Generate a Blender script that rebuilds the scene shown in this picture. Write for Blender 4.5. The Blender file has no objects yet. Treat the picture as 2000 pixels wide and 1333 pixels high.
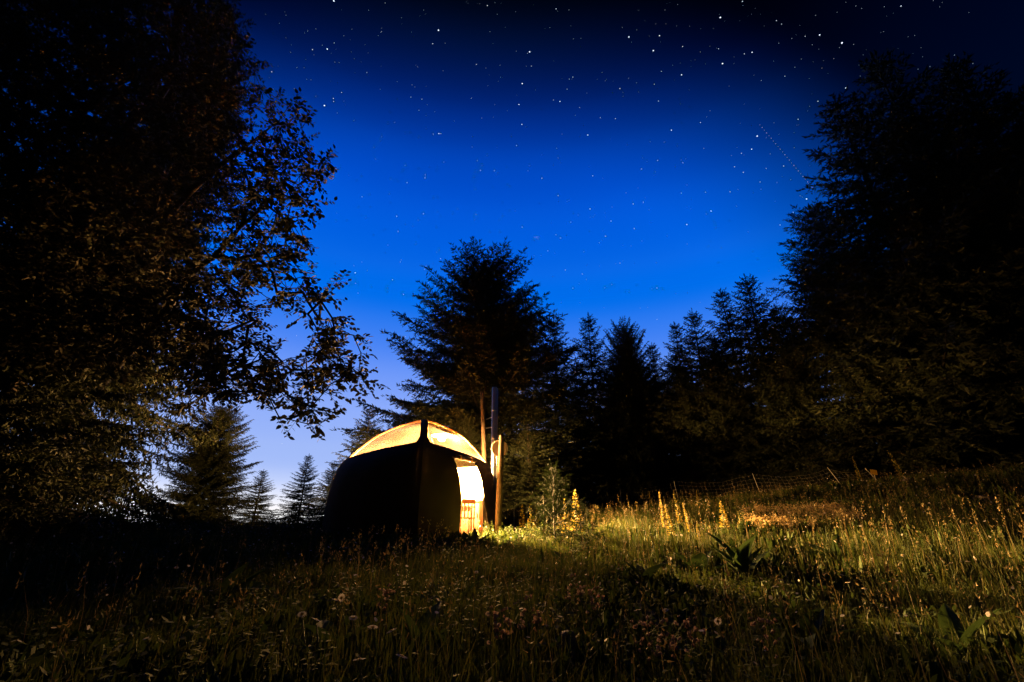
import bpy, math, random
import numpy as np
from mathutils import Vector, Matrix

PI = math.pi
R = math.radians
random.seed(7)
rng = np.random.default_rng(11)
S = bpy.context.scene
COL = S.collection

# ------------------------------------------------------------------ camera
FPX = 2000 * 16.0 / 36.0
PITCH = math.atan((1035 - 666.5) / FPX)
CAMZ = 0.70
cam_d = bpy.data.cameras.new('camera')
cam_d.lens = 16.0
cam_d.sensor_width = 36.0
cam_d.clip_start = 0.05
cam_d.clip_end = 6000
cam = bpy.data.objects.new('camera', cam_d)
cam.location = (0, 0, CAMZ)
cam.rotation_euler = (PI / 2 + PITCH, 0, 0)
COL.objects.link(cam)
S.camera = cam

# ------------------------------------------------------------------ exposure
S.view_settings.view_transform = 'Standard'
S.view_settings.look = 'None'
S.view_settings.exposure = 0.0
S.view_settings.gamma = 1.0
S.view_settings.use_curve_mapping = False
S.cycles.max_bounces = 8
S.cycles.transparent_max_bounces = 12
S.cycles.sample_clamp_indirect = 6.0
S.cycles.caustics_reflective = False
S.cycles.caustics_refractive = False

# ------------------------------------------------------------------ world: dusk sky, glow of the set sun low on the left
GLOW_AZ = R(-6)     # sky brightness falls off from this azimuth; lens vignette put into the sky
W = bpy.data.worlds.new('World')
S.world = W
W.use_nodes = True
nt = W.node_tree
nt.nodes.clear()
def wn(t, **kw):
    n = nt.nodes.new(t)
    for k, v in kw.items():
        setattr(n, k, v)
    return n
def wl(a, b):
    nt.links.new(a, b)
def wmath(op, a, b=None, c=None, clamp=False):
    n = wn('ShaderNodeMath', operation=op, use_clamp=clamp)
    for i, v in enumerate((a, b, c)):
        if v is None:
            continue
        if isinstance(v, (int, float)):
            n.inputs[i].default_value = v
        else:
            wl(v, n.inputs[i])
    return n.outputs[0]
tc = wn('ShaderNodeTexCoord')
nrm = wn('ShaderNodeVectorMath', operation='NORMALIZE')
wl(tc.outputs['Generated'], nrm.inputs[0])
sep = wn('ShaderNodeSeparateXYZ')
wl(nrm.outputs[0], sep.inputs[0])
elev = wmath('DIVIDE', wmath('ARCSINE', sep.outputs[2]), PI / 2)
az = wn('ShaderNodeVectorMath', operation='DOT_PRODUCT')
wl(nrm.outputs[0], az.inputs[0])
az.inputs[1].default_value = (math.sin(GLOW_AZ), math.cos(GLOW_AZ), 0)
off_axis = wmath('MULTIPLY', wmath('ARCCOSINE', az.outputs['Value']), 180 / PI)
ramp = wn('ShaderNodeValToRGB')
wl(elev, ramp.inputs[0])
cr = ramp.color_ramp
cr.interpolation = 'CARDINAL'
SKY = [(0.000, (1.25, 1.05, 0.96)), (0.022, (1.02, 0.98, 1.06)), (0.048, (0.64, 0.72, 1.00)), (0.070, (0.41, 0.54, 0.96)), (0.105, (0.335, 0.475, 0.95)),
       (0.16, (0.24, 0.39, 0.96)), (0.217, (0.105, 0.270, 0.93)), (0.28, (0.013, 0.176, 0.86)), (0.35, (0.002, 0.132, 0.79)), (0.43, (0.0005, 0.090, 0.67)),
       (0.50, (0.0003, 0.052, 0.45)), (0.555, (0.0003, 0.023, 0.235)), (0.645, (0.0003, 0.009, 0.055)), (0.75, (0.0002, 0.001, 0.010))]
while len(cr.elements) < len(SKY):
    cr.elements.new(0.5)
for e, (p, c) in zip(cr.elements, SKY):
    e.position = max(0.0, p)
    e.color = (*c, 1)
glow = wn('ShaderNodeMapRange', interpolation_type='SMOOTHSTEP')
wl(off_axis, glow.inputs[0])
glow.inputs[1].default_value = 43.0
glow.inputs[2].default_value = 65.0
glow.inputs[3].default_value = 1.0
glow.inputs[4].default_value = 0.02
bgn = wn('ShaderNodeBackground')
wl(ramp.outputs[0], bgn.inputs[0])
wl(glow.outputs[0], bgn.inputs[1])
wo = wn('ShaderNodeOutputWorld')
wl(bgn.outputs[0], wo.inputs[0])

LAMP_HIGH, LAMP_LOW = 9800.0, 72000.0      # both hang inside the tent; built with the tent

# ------------------------------------------------------------------ helpers
CP, SP = math.cos(PITCH), math.sin(PITCH)
def ray(x, y):
    u = (x - 1000.0) / FPX
    v = (666.5 - y) / FPX
    return np.array([u, CP - v * SP, SP + v * CP])
def at(x, y, Y):
    d = ray(x, y)
    return np.array([0, 0, CAMZ]) + d * (Y / d[1])

def sstep(a, b, x):
    t = np.clip((x - a) / (b - a), 0, 1)
    return t * t * (3 - 2 * t)
TENT = at(828, 1040, 13.5)
TX, TY = float(TENT[0]), 13.5
TZ = 0.47
def hump(x, y):
    return (0.050 * np.sin(1.9 * x + 0.7 * np.sin(1.3 * y)) * np.sin(1.6 * y + 1.0 + 0.6 * np.sin(1.1 * x))
            + 0.030 * np.sin(3.7 * x + 1.7 * y) * np.sin(4.1 * y - 1.3 * x + 0.5)
            + 0.070 * np.sin(0.61 * x + 2.0) * np.sin(0.53 * y + 0.4))
def g(x, y):
    x = np.asarray(x, float); y = np.asarray(y, float)
    yy = np.clip(y, -6, 34)
    sp = np.log1p(np.exp(np.clip((x + 1.0) * 1.2, -30, 30))) / 1.2
    sp = np.where(x > 22, 23 + 3 * np.tanh((x - 22) / 8), sp)
    z = 0.035 * yy + 0.110 * sp * sstep(1.5, 13, y)
    near = 1 - sstep(30, 60, np.hypot(x, y))
    z = z + hump(x, y) * near
    d = np.hypot((x - TX) / 1.15, y - TY)
    k = 1 - sstep(2.6, 4.0, d)
    z = z * (1 - k) + (TZ - 0.03) * k
    far = sstep(25, 70, y) + sstep(14, 50, -x) * sstep(4, 20, y)
    z = z - 6.0 * np.clip(far, 0, 1) - 20 * sstep(70, 900, np.hypot(x, y))
    return z
def gz(x, y):
    return float(g(x, y))
def ground_hit(x, y, lo=1.0, hi=60.0):
    d = ray(x, y); o = np.array([0, 0, CAMZ])
    t = np.linspace(lo, hi, 3000) / d[1]
    P = o + t[:, None] * d
    b = P[:, 2] < g(P[:, 0], P[:, 1])
    i = int(np.argmax(b)) if b.any() else len(t) - 1
    return P[i]

def mesh(name, V, F, smooth=False):
    V = np.asarray(V, np.float32); F = np.asarray(F, np.int32)
    me = bpy.data.meshes.new(name)
    n, (m, k) = len(V), F.shape
    me.vertices.add(n); me.vertices.foreach_set('co', V.ravel())
    me.loops.add(m * k); me.loops.foreach_set('vertex_index', F.ravel())
    me.polygons.add(m); me.polygons.foreach_set('loop_start', np.arange(0, m * k, k, dtype=np.int32))
    if smooth:
        me.polygons.foreach_set('use_smooth', np.ones(m, bool))
    me.update(calc_edges=True)
    me.validate()
    return me
def pmesh(name, V, F, smooth=False):
    me = bpy.data.meshes.new(name)
    me.from_pydata([tuple(map(float, v)) for v in V], [], F)
    if smooth:
        for p in me.polygons:
            p.use_smooth = True
    me.update()
    return me
def ob(name, me, mat=None, parent=None, loc=None, rot=None, sc=None):
    o = bpy.data.objects.new(name, me)
    COL.objects.link(o)
    if mat is not None and me is not None:
        if len(me.materials) == 0:
            me.materials.append(mat)
    if parent is not None:
        o.parent = parent
    if loc is not None:
        o.location = [float(v) for v in loc]
    if rot is not None:
        o.rotation_euler = rot
    if sc is not None:
        o.scale = sc if hasattr(sc, '__len__') else (sc, sc, sc)
    return o
def tag(o, label, cat, group=None, kind=None):
    o['label'] = label
    if cat: o['category'] = cat
    if group: o['group'] = group
    if kind: o['kind'] = kind
    return o
def thing(name, label, cat, loc, rz=0, group=None, sc=None):
    o = ob(name, None, None, None, loc, (0, 0, rz), sc)
    return tag(o, label, cat, group)

class MB:
    """collects shapes, builds one mesh"""
    def __init__(s): s.V = []; s.F = []
    def add(s, V, F):
        b = len(s.V)
        s.V += [tuple(map(float, v)) for v in V]
        s.F += [tuple(b + i for i in f) for f in F]
        return s
    def box(s, c, d, M=None):
        V = []
        for z in (-.5, .5):
            for y in (-.5, .5):
                for x in (-.5, .5):
                    v = Vector((x * d[0], y * d[1], z * d[2]))
                    if M is not None: v = M @ v
                    V.append(v + Vector(c))
        return s.add(V, [(0, 2, 3, 1), (4, 5, 7, 6), (0, 1, 5, 4), (2, 6, 7, 3), (0, 4, 6, 2), (1, 3, 7, 5)])
    def tube(s, pts, rad, n=8, cap=True):
        pts = [Vector(p) for p in pts]
        if not hasattr(rad, '__len__'): rad = [rad] * len(pts)
        rings = []
        V = []
        for i, p in enumerate(pts):
            t = (pts[min(i + 1, len(pts) - 1)] - pts[max(i - 1, 0)]).normalized()
            a = t.orthogonal().normalized() if abs(t.z) < 0.9 else Vector((1, 0, 0)).cross(t).normalized()
            b = t.cross(a)
            for k in range(n):
                an = 2 * PI * k / n
                V.append(p + (a * math.cos(an) + b * math.sin(an)) * rad[i])
        F = []
        for i in range(len(pts) - 1):
            for k in range(n):
                F.append((i * n + k, i * n + (k + 1) % n, (i + 1) * n + (k + 1) % n, (i + 1) * n + k))
        if cap:
            F.append(tuple(reversed(range(n)))); F.append(tuple((len(pts) - 1) * n + k for k in range(n)))
        return s.add(V, F)
    def lathe(s, prof, c=(0, 0, 0), n=16):
        V = []; F = []
        for r, z in prof:
            for k in range(n):
                a = 2 * PI * k / n
                V.append((c[0] + r * math.cos(a), c[1] + r * math.sin(a), c[2] + z))
        for i in range(len(prof) - 1):
            for k in range(n):
                F.append((i * n + k, i * n + (k + 1) % n, (i + 1) * n + (k + 1) % n, (i + 1) * n + k))
        return s.add(V, F)
    def mesh(s, name, smooth=False): return pmesh(name, s.V, s.F, smooth)
    def build(s, name, mat, parent=None, smooth=False, **kw): return ob(name, s.mesh(name, smooth), mat, parent, **kw)

# ------------------------------------------------------------------ materials
def newmat(name):
    m = bpy.data.materials.new(name); m.use_nodes = True
    return m, m.node_tree, m.node_tree.nodes['Principled BSDF']
def ramp_mat(name, cols, rough=0.8, src='noise', scale=5.0, spec=0.3, bump=0.0, bscale=30, stretch=None, metal=0.0, trans=0.0):
    """colour ramp driven by noise or by a random value per island (leaf, blade)"""
    m, t, b = newmat(name)
    N = t.nodes; L = t.links
    r = N.new('ShaderNodeValToRGB')
    while len(r.color_ramp.elements) < len(cols): r.color_ramp.elements.new(0.5)
    for i, (e, c) in enumerate(zip(r.color_ramp.elements, cols)):
        e.position = i / max(1, len(cols) - 1); e.color = (*c, 1)
    if src == 'island':
        gq = N.new('ShaderNodeNewGeometry'); L.new(gq.outputs['Random Per Island'], r.inputs[0])
    else:
        tcd = N.new('ShaderNodeTexCoord'); mp = N.new('ShaderNodeMapping')
        if stretch: mp.inputs['Scale'].default_value = stretch
        nz = N.new('ShaderNodeTexNoise'); nz.inputs['Scale'].default_value = scale; nz.inputs['Detail'].default_value = 6
        L.new(tcd.outputs['Object'], mp.inputs[0]); L.new(mp.outputs[0], nz.inputs[0]); L.new(nz.outputs[0], r.inputs[0])
    L.new(r.outputs[0], b.inputs['Base Color'])
    b.inputs['Roughness'].default_value = rough
    b.inputs['Specular IOR Level'].default_value = spec
    b.inputs['Metallic'].default_value = metal
    if bump:
        nb = N.new('ShaderNodeTexNoise'); nb.inputs['Scale'].default_value = bscale; nb.inputs['Detail'].default_value = 8
        tc2 = N.new('ShaderNodeTexCoord'); mp2 = N.new('ShaderNodeMapping')
        if stretch: mp2.inputs['Scale'].default_value = stretch
        L.new(tc2.outputs['Object'], mp2.inputs[0]); L.new(mp2.outputs[0], nb.inputs[0])
        bp = N.new('ShaderNodeBump'); bp.inputs['Strength'].default_value = bump; bp.inputs['Distance'].default_value = 0.02
        L.new(nb.outputs[0], bp.inputs['Height']); L.new(bp.outputs[0], b.inputs['Normal'])
    if trans:
        out = N['Material Output']; tr = N.new('ShaderNodeBsdfTranslucent'); mx = N.new('ShaderNodeMixShader')
        L.new(r.outputs[0], tr.inputs[0]); mx.inputs[0].default_value = trans
        L.new(b.outputs[0], mx.inputs[1]); L.new(tr.outputs[0], mx.inputs[2]); L.new(mx.outputs[0], out.inputs[0])
    return m

M = {}
M['soil'] = ramp_mat('soil', [(.012, .010, .006), (.030, .026, .012), (.022, .030, .010)], scale=3, bump=.6)
M['grass'] = ramp_mat('grass_blades', [(.030, .050, .010), (.060, .088, .016), (.095, .112, .020), (.125, .118, .026), (.050, .078, .014)], src='island', rough=.7, spec=.2, trans=.30)
M['straw'] = ramp_mat('straw_stalks', [(.22, .16, .06), (.30, .21, .09), (.16, .15, .05)], src='island', rough=.7, trans=.25)
M['cover'] = ramp_mat('ground_cover_leaves', [(.030, .055, .012), (.055, .085, .018), (.080, .095, .022)], src='island', rough=.8, trans=.2, spec=.12)
M['needle'] = ramp_mat('spruce_needles', [(.012, .020, .007), (.022, .030, .010), (.036, .042, .014)], src='island', rough=.6, trans=.12)
M['needle_young'] = ramp_mat('young_spruce_needles', [(.014, .026, .007), (.024, .038, .010), (.034, .046, .012)], src='island', rough=.8, trans=.10, spec=.08)
M['beech'] = ramp_mat('beech_leaves', [(.020, .025, .010), (.032, .035, .015), (.045, .040, .021), (.056, .046, .026)], src='island', rough=.65, trans=.18, spec=.22)
M['bark'] = ramp_mat('bark', [(.030, .024, .018), (.075, .060, .045)], scale=4, bump=.8, bscale=14, stretch=(1, 1, .25))
M['bark_grey'] = ramp_mat('grey_bark', [(.022, .019, .016), (.045, .040, .034)], scale=6, bump=.4, bscale=18, stretch=(1, 1, .3))
M['broad'] = ramp_mat('broad_leaf', [(.040, .075, .018), (.062, .100, .026)], scale=9, rough=.75, spec=.10, trans=.22, stretch=(1, 6, 1), bump=.25, bscale=20)
M['bloom'] = ramp_mat('yellow_blossom', [(.30, .22, .030), (.44, .32, .05), (.26, .23, .05)], src='island', rough=.6, trans=.3)
M['stemg'] = ramp_mat('green_stem', [(.06, .09, .02), (.09, .11, .03)], scale=20, rough=.6)
M['petal'] = ramp_mat('white_petal', [(.55, .50, .44), (.72, .68, .62)], src='island', rough=.6, trans=.3)
M['pink'] = ramp_mat('pink_blossom', [(.28, .17, .12), (.38, .25, .19), (.34, .28, .22)], src='island', rough=.6, trans=.35)
M['cream'] = ramp_mat('cream_panicle', [(.48, .33, .12), (.62, .45, .20), (.40, .30, .12)], src='island', rough=.65, trans=.3)
M['disc'] = ramp_mat('daisy_disc', [(.55, .33, .03), (.62, .40, .05)], scale=60, rough=.7)
M['stone'] = ramp_mat('stone', [(.16, .12, .09), (.32, .25, .20), (.24, .20, .17)], scale=5, bump=.8, bscale=9)
M['bstone'] = ramp_mat('blue_stone', [(.10, .10, .12), (.22, .21, .25)], scale=5, bump=.8, bscale=9)
M['wood'] = ramp_mat('weathered_wood', [(.060, .042, .028), (.125, .088, .058), (.085, .060, .042)], scale=5, bump=.5, bscale=22, stretch=(6, 6, .35))
M['pine'] = ramp_mat('pine_boards', [(.42, .20, .065), (.56, .29, .10)], scale=4, rough=.5, bump=.2, bscale=20, stretch=(5, 5, .4))
M['stain'] = ramp_mat('stained_wood', [(.030, .0085, .002), (.060, .018, .0035)], scale=4, rough=.5, bump=.2, bscale=20, stretch=(5, 5, .4))
M['steel'] = ramp_mat('stainless_steel', [(.55, .55, .57), (.70, .70, .72)], scale=3, rough=.34, metal=1.0, bump=.05, bscale=8)
M['darksteel'] = ramp_mat('dark_iron', [(.03, .03, .03), (.06, .055, .05)], scale=8, rough=.5, metal=.7)
M['net'] = ramp_mat('net_strand', [(.30, .27, .22), (.40, .37, .30)], scale=8, rough=.7)
M['pole'] = ramp_mat('white_pole', [(.55, .52, .46), (.68, .65, .6)], scale=8, rough=.5)
M['sign'] = ramp_mat('yellow_plate', [(.70, .40, .02), (.78, .46, .03)], scale=6, rough=.5)
M['dish'] = ramp_mat('pale_disc', [(.42, .33, .26), (.52, .42, .34)], scale=4, rough=.6)
M['things'] = ramp_mat('dark_ceramic', [(.10, .05, .03), (.20, .09, .05)], scale=6, rough=.4)

# tent canvas: dark outside, cream cotton inside
m, t, b = newmat('canvas')
N, L = t.nodes, t.links
gq = N.new('ShaderNodeNewGeometry'); mx = N.new('ShaderNodeMix'); mx.data_type = 'RGBA'
tcd = N.new('ShaderNodeTexCoord'); nz = N.new('ShaderNodeTexNoise'); nz.inputs['Scale'].default_value = 2.2; nz.inputs['Detail'].default_value = 8
rr = N.new('ShaderNodeValToRGB'); rr.color_ramp.elements[0].color = (.020, .014, .012, 1); rr.color_ramp.elements[1].color = (.045, .032, .027, 1)
L.new(tcd.outputs['Object'], nz.inputs[0]); L.new(nz.outputs[0], rr.inputs[0])
L.new(gq.outputs['Backfacing'], mx.inputs[0]); L.new(rr.outputs[0], mx.inputs[6]); mx.inputs[7].default_value = (.66, .50, .30, 1)
L.new(mx.outputs[2], b.inputs['Base Color']); b.inputs['Roughness'].default_value = .85; b.inputs['Specular IOR Level'].default_value = .2
wv = N.new('ShaderNodeTexNoise'); wv.inputs['Scale'].default_value = 90; bp = N.new('ShaderNodeBump'); bp.inputs['Strength'].default_value = .25; bp.inputs['Distance'].default_value = .01
L.new(tcd.outputs['Object'], wv.inputs[0]); L.new(wv.outputs[0], bp.inputs['Height']); L.new(bp.outputs[0], b.inputs['Normal'])
M['canvas'] = m
# clear vinyl, a little hazy
m, t, b = newmat('clear_vinyl')
N, L = t.nodes, t.links
tr = N.new('ShaderNodeBsdfTransparent'); tr.inputs[0].default_value = (.62, .58, .53, 1)
tl = N.new('ShaderNodeBsdfTranslucent'); tl.inputs[0].default_value = (.70, .58, .52, 1)
gl = N.new('ShaderNodeBsdfGlossy'); gl.inputs['Roughness'].default_value = .12
a1 = N.new('ShaderNodeMixShader'); a2 = N.new('ShaderNodeMixShader')
nz = N.new('ShaderNodeTexNoise'); nz.inputs['Scale'].default_value = 2.0; nz.inputs['Detail'].default_value = 1
mr = N.new('ShaderNodeMapRange'); mr.inputs[1].default_value = .35; mr.inputs[2].default_value = .7; mr.inputs[3].default_value = .020; mr.inputs[4].default_value = .032
L.new(nz.outputs[0], mr.inputs[0]); L.new(mr.outputs[0], a1.inputs[0])
L.new(tr.outputs[0], a1.inputs[1]); L.new(tl.outputs[0], a1.inputs[2])
a2.inputs[0].default_value = .05; L.new(a1.outputs[0], a2.inputs[1]); L.new(gl.outputs[0], a2.inputs[2])
L.new(a2.outputs[0], N['Material Output'].inputs[0])
M['vinyl'] = m
def emit(name, c, s):
    m, t, b = newmat(name)
    e = t.nodes.new('ShaderNodeEmission'); e.inputs[0].default_value = (*c, 1); e.inputs[1].default_value = s
    t.links.new(e.outputs[0], t.nodes['Material Output'].inputs[0])
    m.cycles.emission_sampling = 'NONE'
    return m

# ------------------------------------------------------------------ ground: one sheet to the horizon
ax = np.sort(np.concatenate([np.linspace(-26, 26, 209), 26 * np.geomspace(1.03, 115, 34), -26 * np.geomspace(1.03, 115, 34)]))
gx, gy = np.meshgrid(ax, ax + 8.0, indexing='ij')
n = len(ax)
V = np.stack([gx, gy, g(gx, gy)], -1).reshape(-1, 3)
i, j = np.meshgrid(np.arange(n - 1), np.arange(n - 1), indexing='ij')
q = (i * n + j).ravel()
ground = ob('ground', mesh('ground', V, np.stack([q, q + n, q + n + 1, q + 1], 1), True), M['soil'])
ground['kind'] = 'structure'
ground['label'] = 'dark sloping alpine meadow ground'

# ------------------------------------------------------------------ the tent
tent = thing('glamping_tent', 'dark canvas dome tent with glowing clear roof panels and open doorway', 'tent', (TX, TY, TZ))
APEX = np.array([-0.22, 0.0])
CORN = [np.array([0.28, -2.45]), np.array([1.95, 0.35]), np.array([-0.45, 2.30]), np.array([-2.86, 0.15])]   # front, right, back, left
PROF = [(1.015, -0.12), (1.0, 0.0), (1.0, 0.40), (1.0, 0.85), (0.992, 1.20), (0.965, 1.65), (0.91, 1.98), (0.815, 2.22), (0.725, 2.45), (0.56, 2.79), (0.36, 3.04), (0.15, 3.20), (0.0, 3.26)]
pz = np.array([p[1] for p in PROF]); pf = np.array([p[0] for p in PROF])
_al = np.concatenate([[0], np.cumsum(np.hypot(np.diff(pz), np.diff(pf * 2.2)))]); _al /= _al[-1]
def prof(tt):
    # smooth interpolation
    k = np.array([-.03, -.015, 0, .015, .03])
    f = np.mean([np.interp(np.clip(tt + d, 0, 1), _al, pf) for d in k]); z = np.mean([np.interp(np.clip(tt + d, 0, 1), _al, pz) for d in k])
    if tt >= .995: f, z = 0.004, 3.255
    return f, z
def t_of_z(z): return float(np.interp(z, pz, _al))
T_SILL = t_of_z(2.22)
RIBW = 0.125
def P(k, u, tt, off=0.0):
    f, z = prof(tt)
    a, c = CORN[k] * f + APEX * (1 - f), CORN[(k + 1) % 4] * f + APEX * (1 - f)
    e = c - a
    nn = np.array([e[1], -e[0]]); ln = np.linalg.norm(nn)
    nn = nn / ln if ln > 1e-6 else nn
    bow = 0.36 * (1 - sstep(0.30, 0.62, tt)) * f + 0.17 * sstep(.3, .62, tt) * f
    fold = 0.012 * math.sin(9 * u + 2 * k) * (1 - tt)
    p = a + e * (u + 1) / 2 + nn * ((bow + fold) * (1 - u * u) + off)
    return (p[0], p[1], z)
def um(k, tt):
    f, z = prof(tt)
    h = np.linalg.norm(CORN[(k + 1) % 4] - CORN[k]) * f / 2
    return max(0.0, 1 - RIBW / max(h, 1e-4))
def patch(k, sfun0, sfun1, tfun0, tfun1, ns, ntt, flip=False, off=0.0):
    V, F = [], []
    for a in range(ns + 1):
        for b_ in range(ntt + 1):
            al = a / ns
            be = b_ / ntt
            t0 = tfun0(al); t1 = tfun1(al)
            tt = t0 + (t1 - t0) * be
            s = sfun0(tt) + (sfun1(tt) - sfun0(tt)) * al
            V.append(P(k, s * um(k, tt), tt, off))
    w = ntt + 1
    for a in range(ns):
        for b_ in range(ntt):
            F.append((a * w + b_, (a + 1) * w + b_, (a + 1) * w + b_ + 1, a * w + b_ + 1))
    return V, F
SILLZ = [2.28, 2.00, 2.10, 2.13]
def sill(s, k):
    q = (s + 1) / 2
    T_SILL = t_of_z(SILLZ[k] * (1 - q) + SILLZ[(k + 1) % 4] * q)
    s = abs(s); r = 0.11
    if s < 1 - r: return T_SILL
    x = (s - (1 - r)) / r
    return T_SILL + 0.075 * (1 - math.sqrt(max(0, 1 - x * x)))
one, mone = (lambda t: 1.0), (lambda t: -1.0)
zero = lambda a: 0.0
# door opening in panel 0 (front corner -> right corner)
DZ = 1.97
TD = t_of_z(DZ)
def sl(tt):
    return np.interp(tt, [0, t_of_z(1.0), TD, 1], [-0.33, -0.30, -0.40, -0.40])
def sr(tt):
    return np.interp(tt, [0, t_of_z(.35), t_of_z(.95), TD, 1], [0.60, 0.60, 0.36, 0.24, 0.24])
def smooth_cols(ns):   # denser near both ends
    return ns
for k in range(4):
    mb = MB()
    ns = 44
    cols = [math.sin((i / ns * 2 - 1) * PI / 2) for i in range(ns + 1)]
    al_of = lambda a: math.sin((a * 2 - 1) * PI / 2)
    if k != 0:
        V, F = [], []
        for a in range(ns + 1):
            s = cols[a]
            for b_ in range(25):
                tt = sill(s, k) * b_ / 24
                V.append(P(k, s * um(k, tt), tt))
        mb.add(V, [(a * 25 + b_, (a + 1) * 25 + b_, (a + 1) * 25 + b_ + 1, a * 25 + b_ + 1) for a in range(ns) for b_ in range(24)])
    else:
        mb.add(*patch(0, mone, sl, zero, lambda a: TD, 10, 24))
        mb.add(*patch(0, sr, one, zero, lambda a: TD, 12, 24))
        V, F = [], []
        w = 7
        for a in range(ns + 1):
            s = cols[a]
            for b_ in range(w):
                tt = TD + (sill(s, k) - TD) * b_ / (w - 1)
                V.append(P(k, s * um(k, tt), tt))
        mb.add(V, [(a * w + b_, (a + 1) * w + b_, (a + 1) * w + b_ + 1, a * w + b_ + 1) for a in range(ns) for b_ in range(w - 1)])
    mb.build('wall_panel', M['canvas'], tent, True)
    # window
    V, F = [], []
    w = 21
    for a in range(ns + 1):
        s = cols[a]
        for b_ in range(w):
            tt = sill(s, k) + (0.985 - sill(s, k)) * b_ / (w - 1)
            V.append(P(k, s * um(k, tt), tt))
    win = MB().add(V, [(a * w + b_, (a + 1) * w + b_, (a + 1) * w + b_ + 1, a * w + b_ + 1) for a in range(ns) for b_ in range(w - 1)]).build('roof_window', M['vinyl'], tent, True)
    # welt along the sill
    pts = [P(k, cols[a] * um(k, sill(cols[a], k)), sill(cols[a], k), 0.006) for a in range(2, ns - 1)]
    MB().tube(pts, 0.012, 6).build('window_welt', M['canvas'], win, True)
    # rib at corner k+1: the margins of panel k and panel k+1
    mb = MB()
    for kk, sg in ((k, 1), ((k + 1) % 4, -1)):
        V = []
        nr = 41
        for b_ in range(nr):
            tt = b_ / (nr - 1)
            u0 = um(kk, tt)
            us = (u0, (u0 + 1) / 2, 1.0) if sg > 0 else (-1.0, -(u0 + 1) / 2, -u0)
            for u in us: V.append(P(kk, u, tt))
        mb.add(V, [(b_ * 3 + a, b_ * 3 + a + 1, (b_ + 1) * 3 + a + 1, (b_ + 1) * 3 + a) for b_ in range(nr - 1) for a in range(2)])
    mb.build('rib', M['canvas'], tent, True)
    # bent roof pole along the rib, inside
    pts = []
    for b_ in range(30):
        tt = b_ / 29 * .98
        f, z = prof(tt)
        c = CORN[(k + 1) % 4] * f * .975 + APEX * (1 - f)
        pts.append((c[0], c[1], z - .02))
    MB().tube(pts, 0.022, 6).build('pole', M['pine'], tent, True)
MB().lathe([(0.001, 3.29), (.05, 3.285), (.13, 3.25), (.15, 3.21), (.12, 3.2)], c=(APEX[0], 0, 0), n=14).build('crown_cap', M['canvas'], tent, True)
# rolled door flap under the sill
pts = [P(0, s * um(0, TD), TD, 0.05) for s in np.linspace(-.42, .27, 12)]
rf = MB().tube(pts, [0.05 + .008 * math.sin(i * 2.1) for i in range(12)], 10).build('rolled_door_flap', M['canvas'], tent, True)
for s in (-.25, .1):
    c = Vector(P(0, s * um(0, TD), TD, 0.05))
    MB().tube([c + Vector((-.012, -.016, 0)), c + Vector((.012, .016, 0))], .062, 10).build('tie_strap', M['pine'], rf, True)
# half door board at the right of the doorway
b0 = Vector(P(0, .34 * um(0, .08), .08, -.03)); b1 = Vector(P(0, .72 * um(0, .08), .08, -.05))
dv = (b1 - b0); ang = math.atan2(dv.y, dv.x)
bw = dv.xy.length
brd = thing('tmp', 'x', 'x', (0, 0, 0)); bpy.data.objects.remove(brd)
nb = 3
for i in range(nb):
    c = b0 + dv * ((i + .5) / nb)
    hh = 1.02 - .22 * max(0, i - 0) * .5
    MB().box((c.x, c.y, hh / 2), (bw / nb - .006, .03, hh), Matrix.Rotation(ang, 3, 'Z')).build('door_board', M['stain'], tent)
# deck inside
mb = MB()
for i in range(14):
    y = -1.75 + i * .27
    hw = 1.0
    xs = []
    poly = [c * .93 for c in CORN]
    for a in range(4):
        p, q_ = poly[a], poly[(a + 1) % 4]
        if (p[1] - y) * (q_[1] - y) <= 0 and abs(p[1] - q_[1]) > 1e-6:
            xs.append(p[0] + (q_[0] - p[0]) * (y - p[1]) / (q_[1] - p[1]))
    if len(xs) >= 2:
        MB().box(((min(xs) + max(xs)) / 2, y, .04), (max(xs) - min(xs), .262, .05)).build('deck_board', M['stain'], tent)
# guy lines of the left side
for k, (sx, sy) in ((3, (-3.2, -.3)), (3, (-3.1, .8))):
    a = Vector((CORN[3][0] * .97, CORN[3][1] * .97 + (.0 if sy < 0 else .2), 1.1))
    e = Vector((sx, sy, gz(TX + sx, TY + sy) - TZ))
    MB().tube([a, e], .006, 5).build('guy_line', M['pole'], tent)

# things inside the tent
def wloc(x, y, z): return (TX + x, TY + y, TZ + z)
DECK = .066
tb = thing('table', 'small wooden table inside the glowing tent', 'table', wloc(.80, .02, DECK), R(-38))
MB().box((0, 0, .74), (1.0, .6, .035)).build('table_top', M['stain'], tb)
MB().box((0, 0, .68), (.9, .5, .08)).build('apron', M['stain'], tb)
for sx in (-1, 1):
    for sy in (-1, 1):
        MB().tube([(sx * .44, sy * .24, 0), (sx * .42, sy * .23, .66)], .028, 8).build('leg', M['stain'], tb)
def chair(loc, rz, label):
    c = thing('chair', label, 'chair', loc, rz, 'wooden chairs in the tent')
    MB().box((0, 0, .45), (.42, .42, .03)).build('seat', M['stain'], c)
    for sx in (-1, 1):
        MB().tube([(sx * .18, -.18, 0), (sx * .18, -.18, .435)], .018, 8).build('leg', M['stain'], c)
        MB().tube([(sx * .18, .18, 0), (sx * .18, .19, .45), (sx * .18, .24, .92)], .018, 8).build('leg', M['stain'], c)
    bk = MB().box((0, .235, .86), (.38, .022, .12)).build('backrest', M['stain'], c)
    for i in range(3):
        MB().box((-.1 + .1 * i, .215, .62), (.035, .016, .36)).build('slat', M['stain'], bk)
    return c
chair(wloc(.62, -.72, DECK), R(150), 'wooden chair in front of the table, left in the doorway')
chair(wloc(1.16, -.52, DECK), R(205), 'wooden chair beside the table, right in the doorway')
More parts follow.
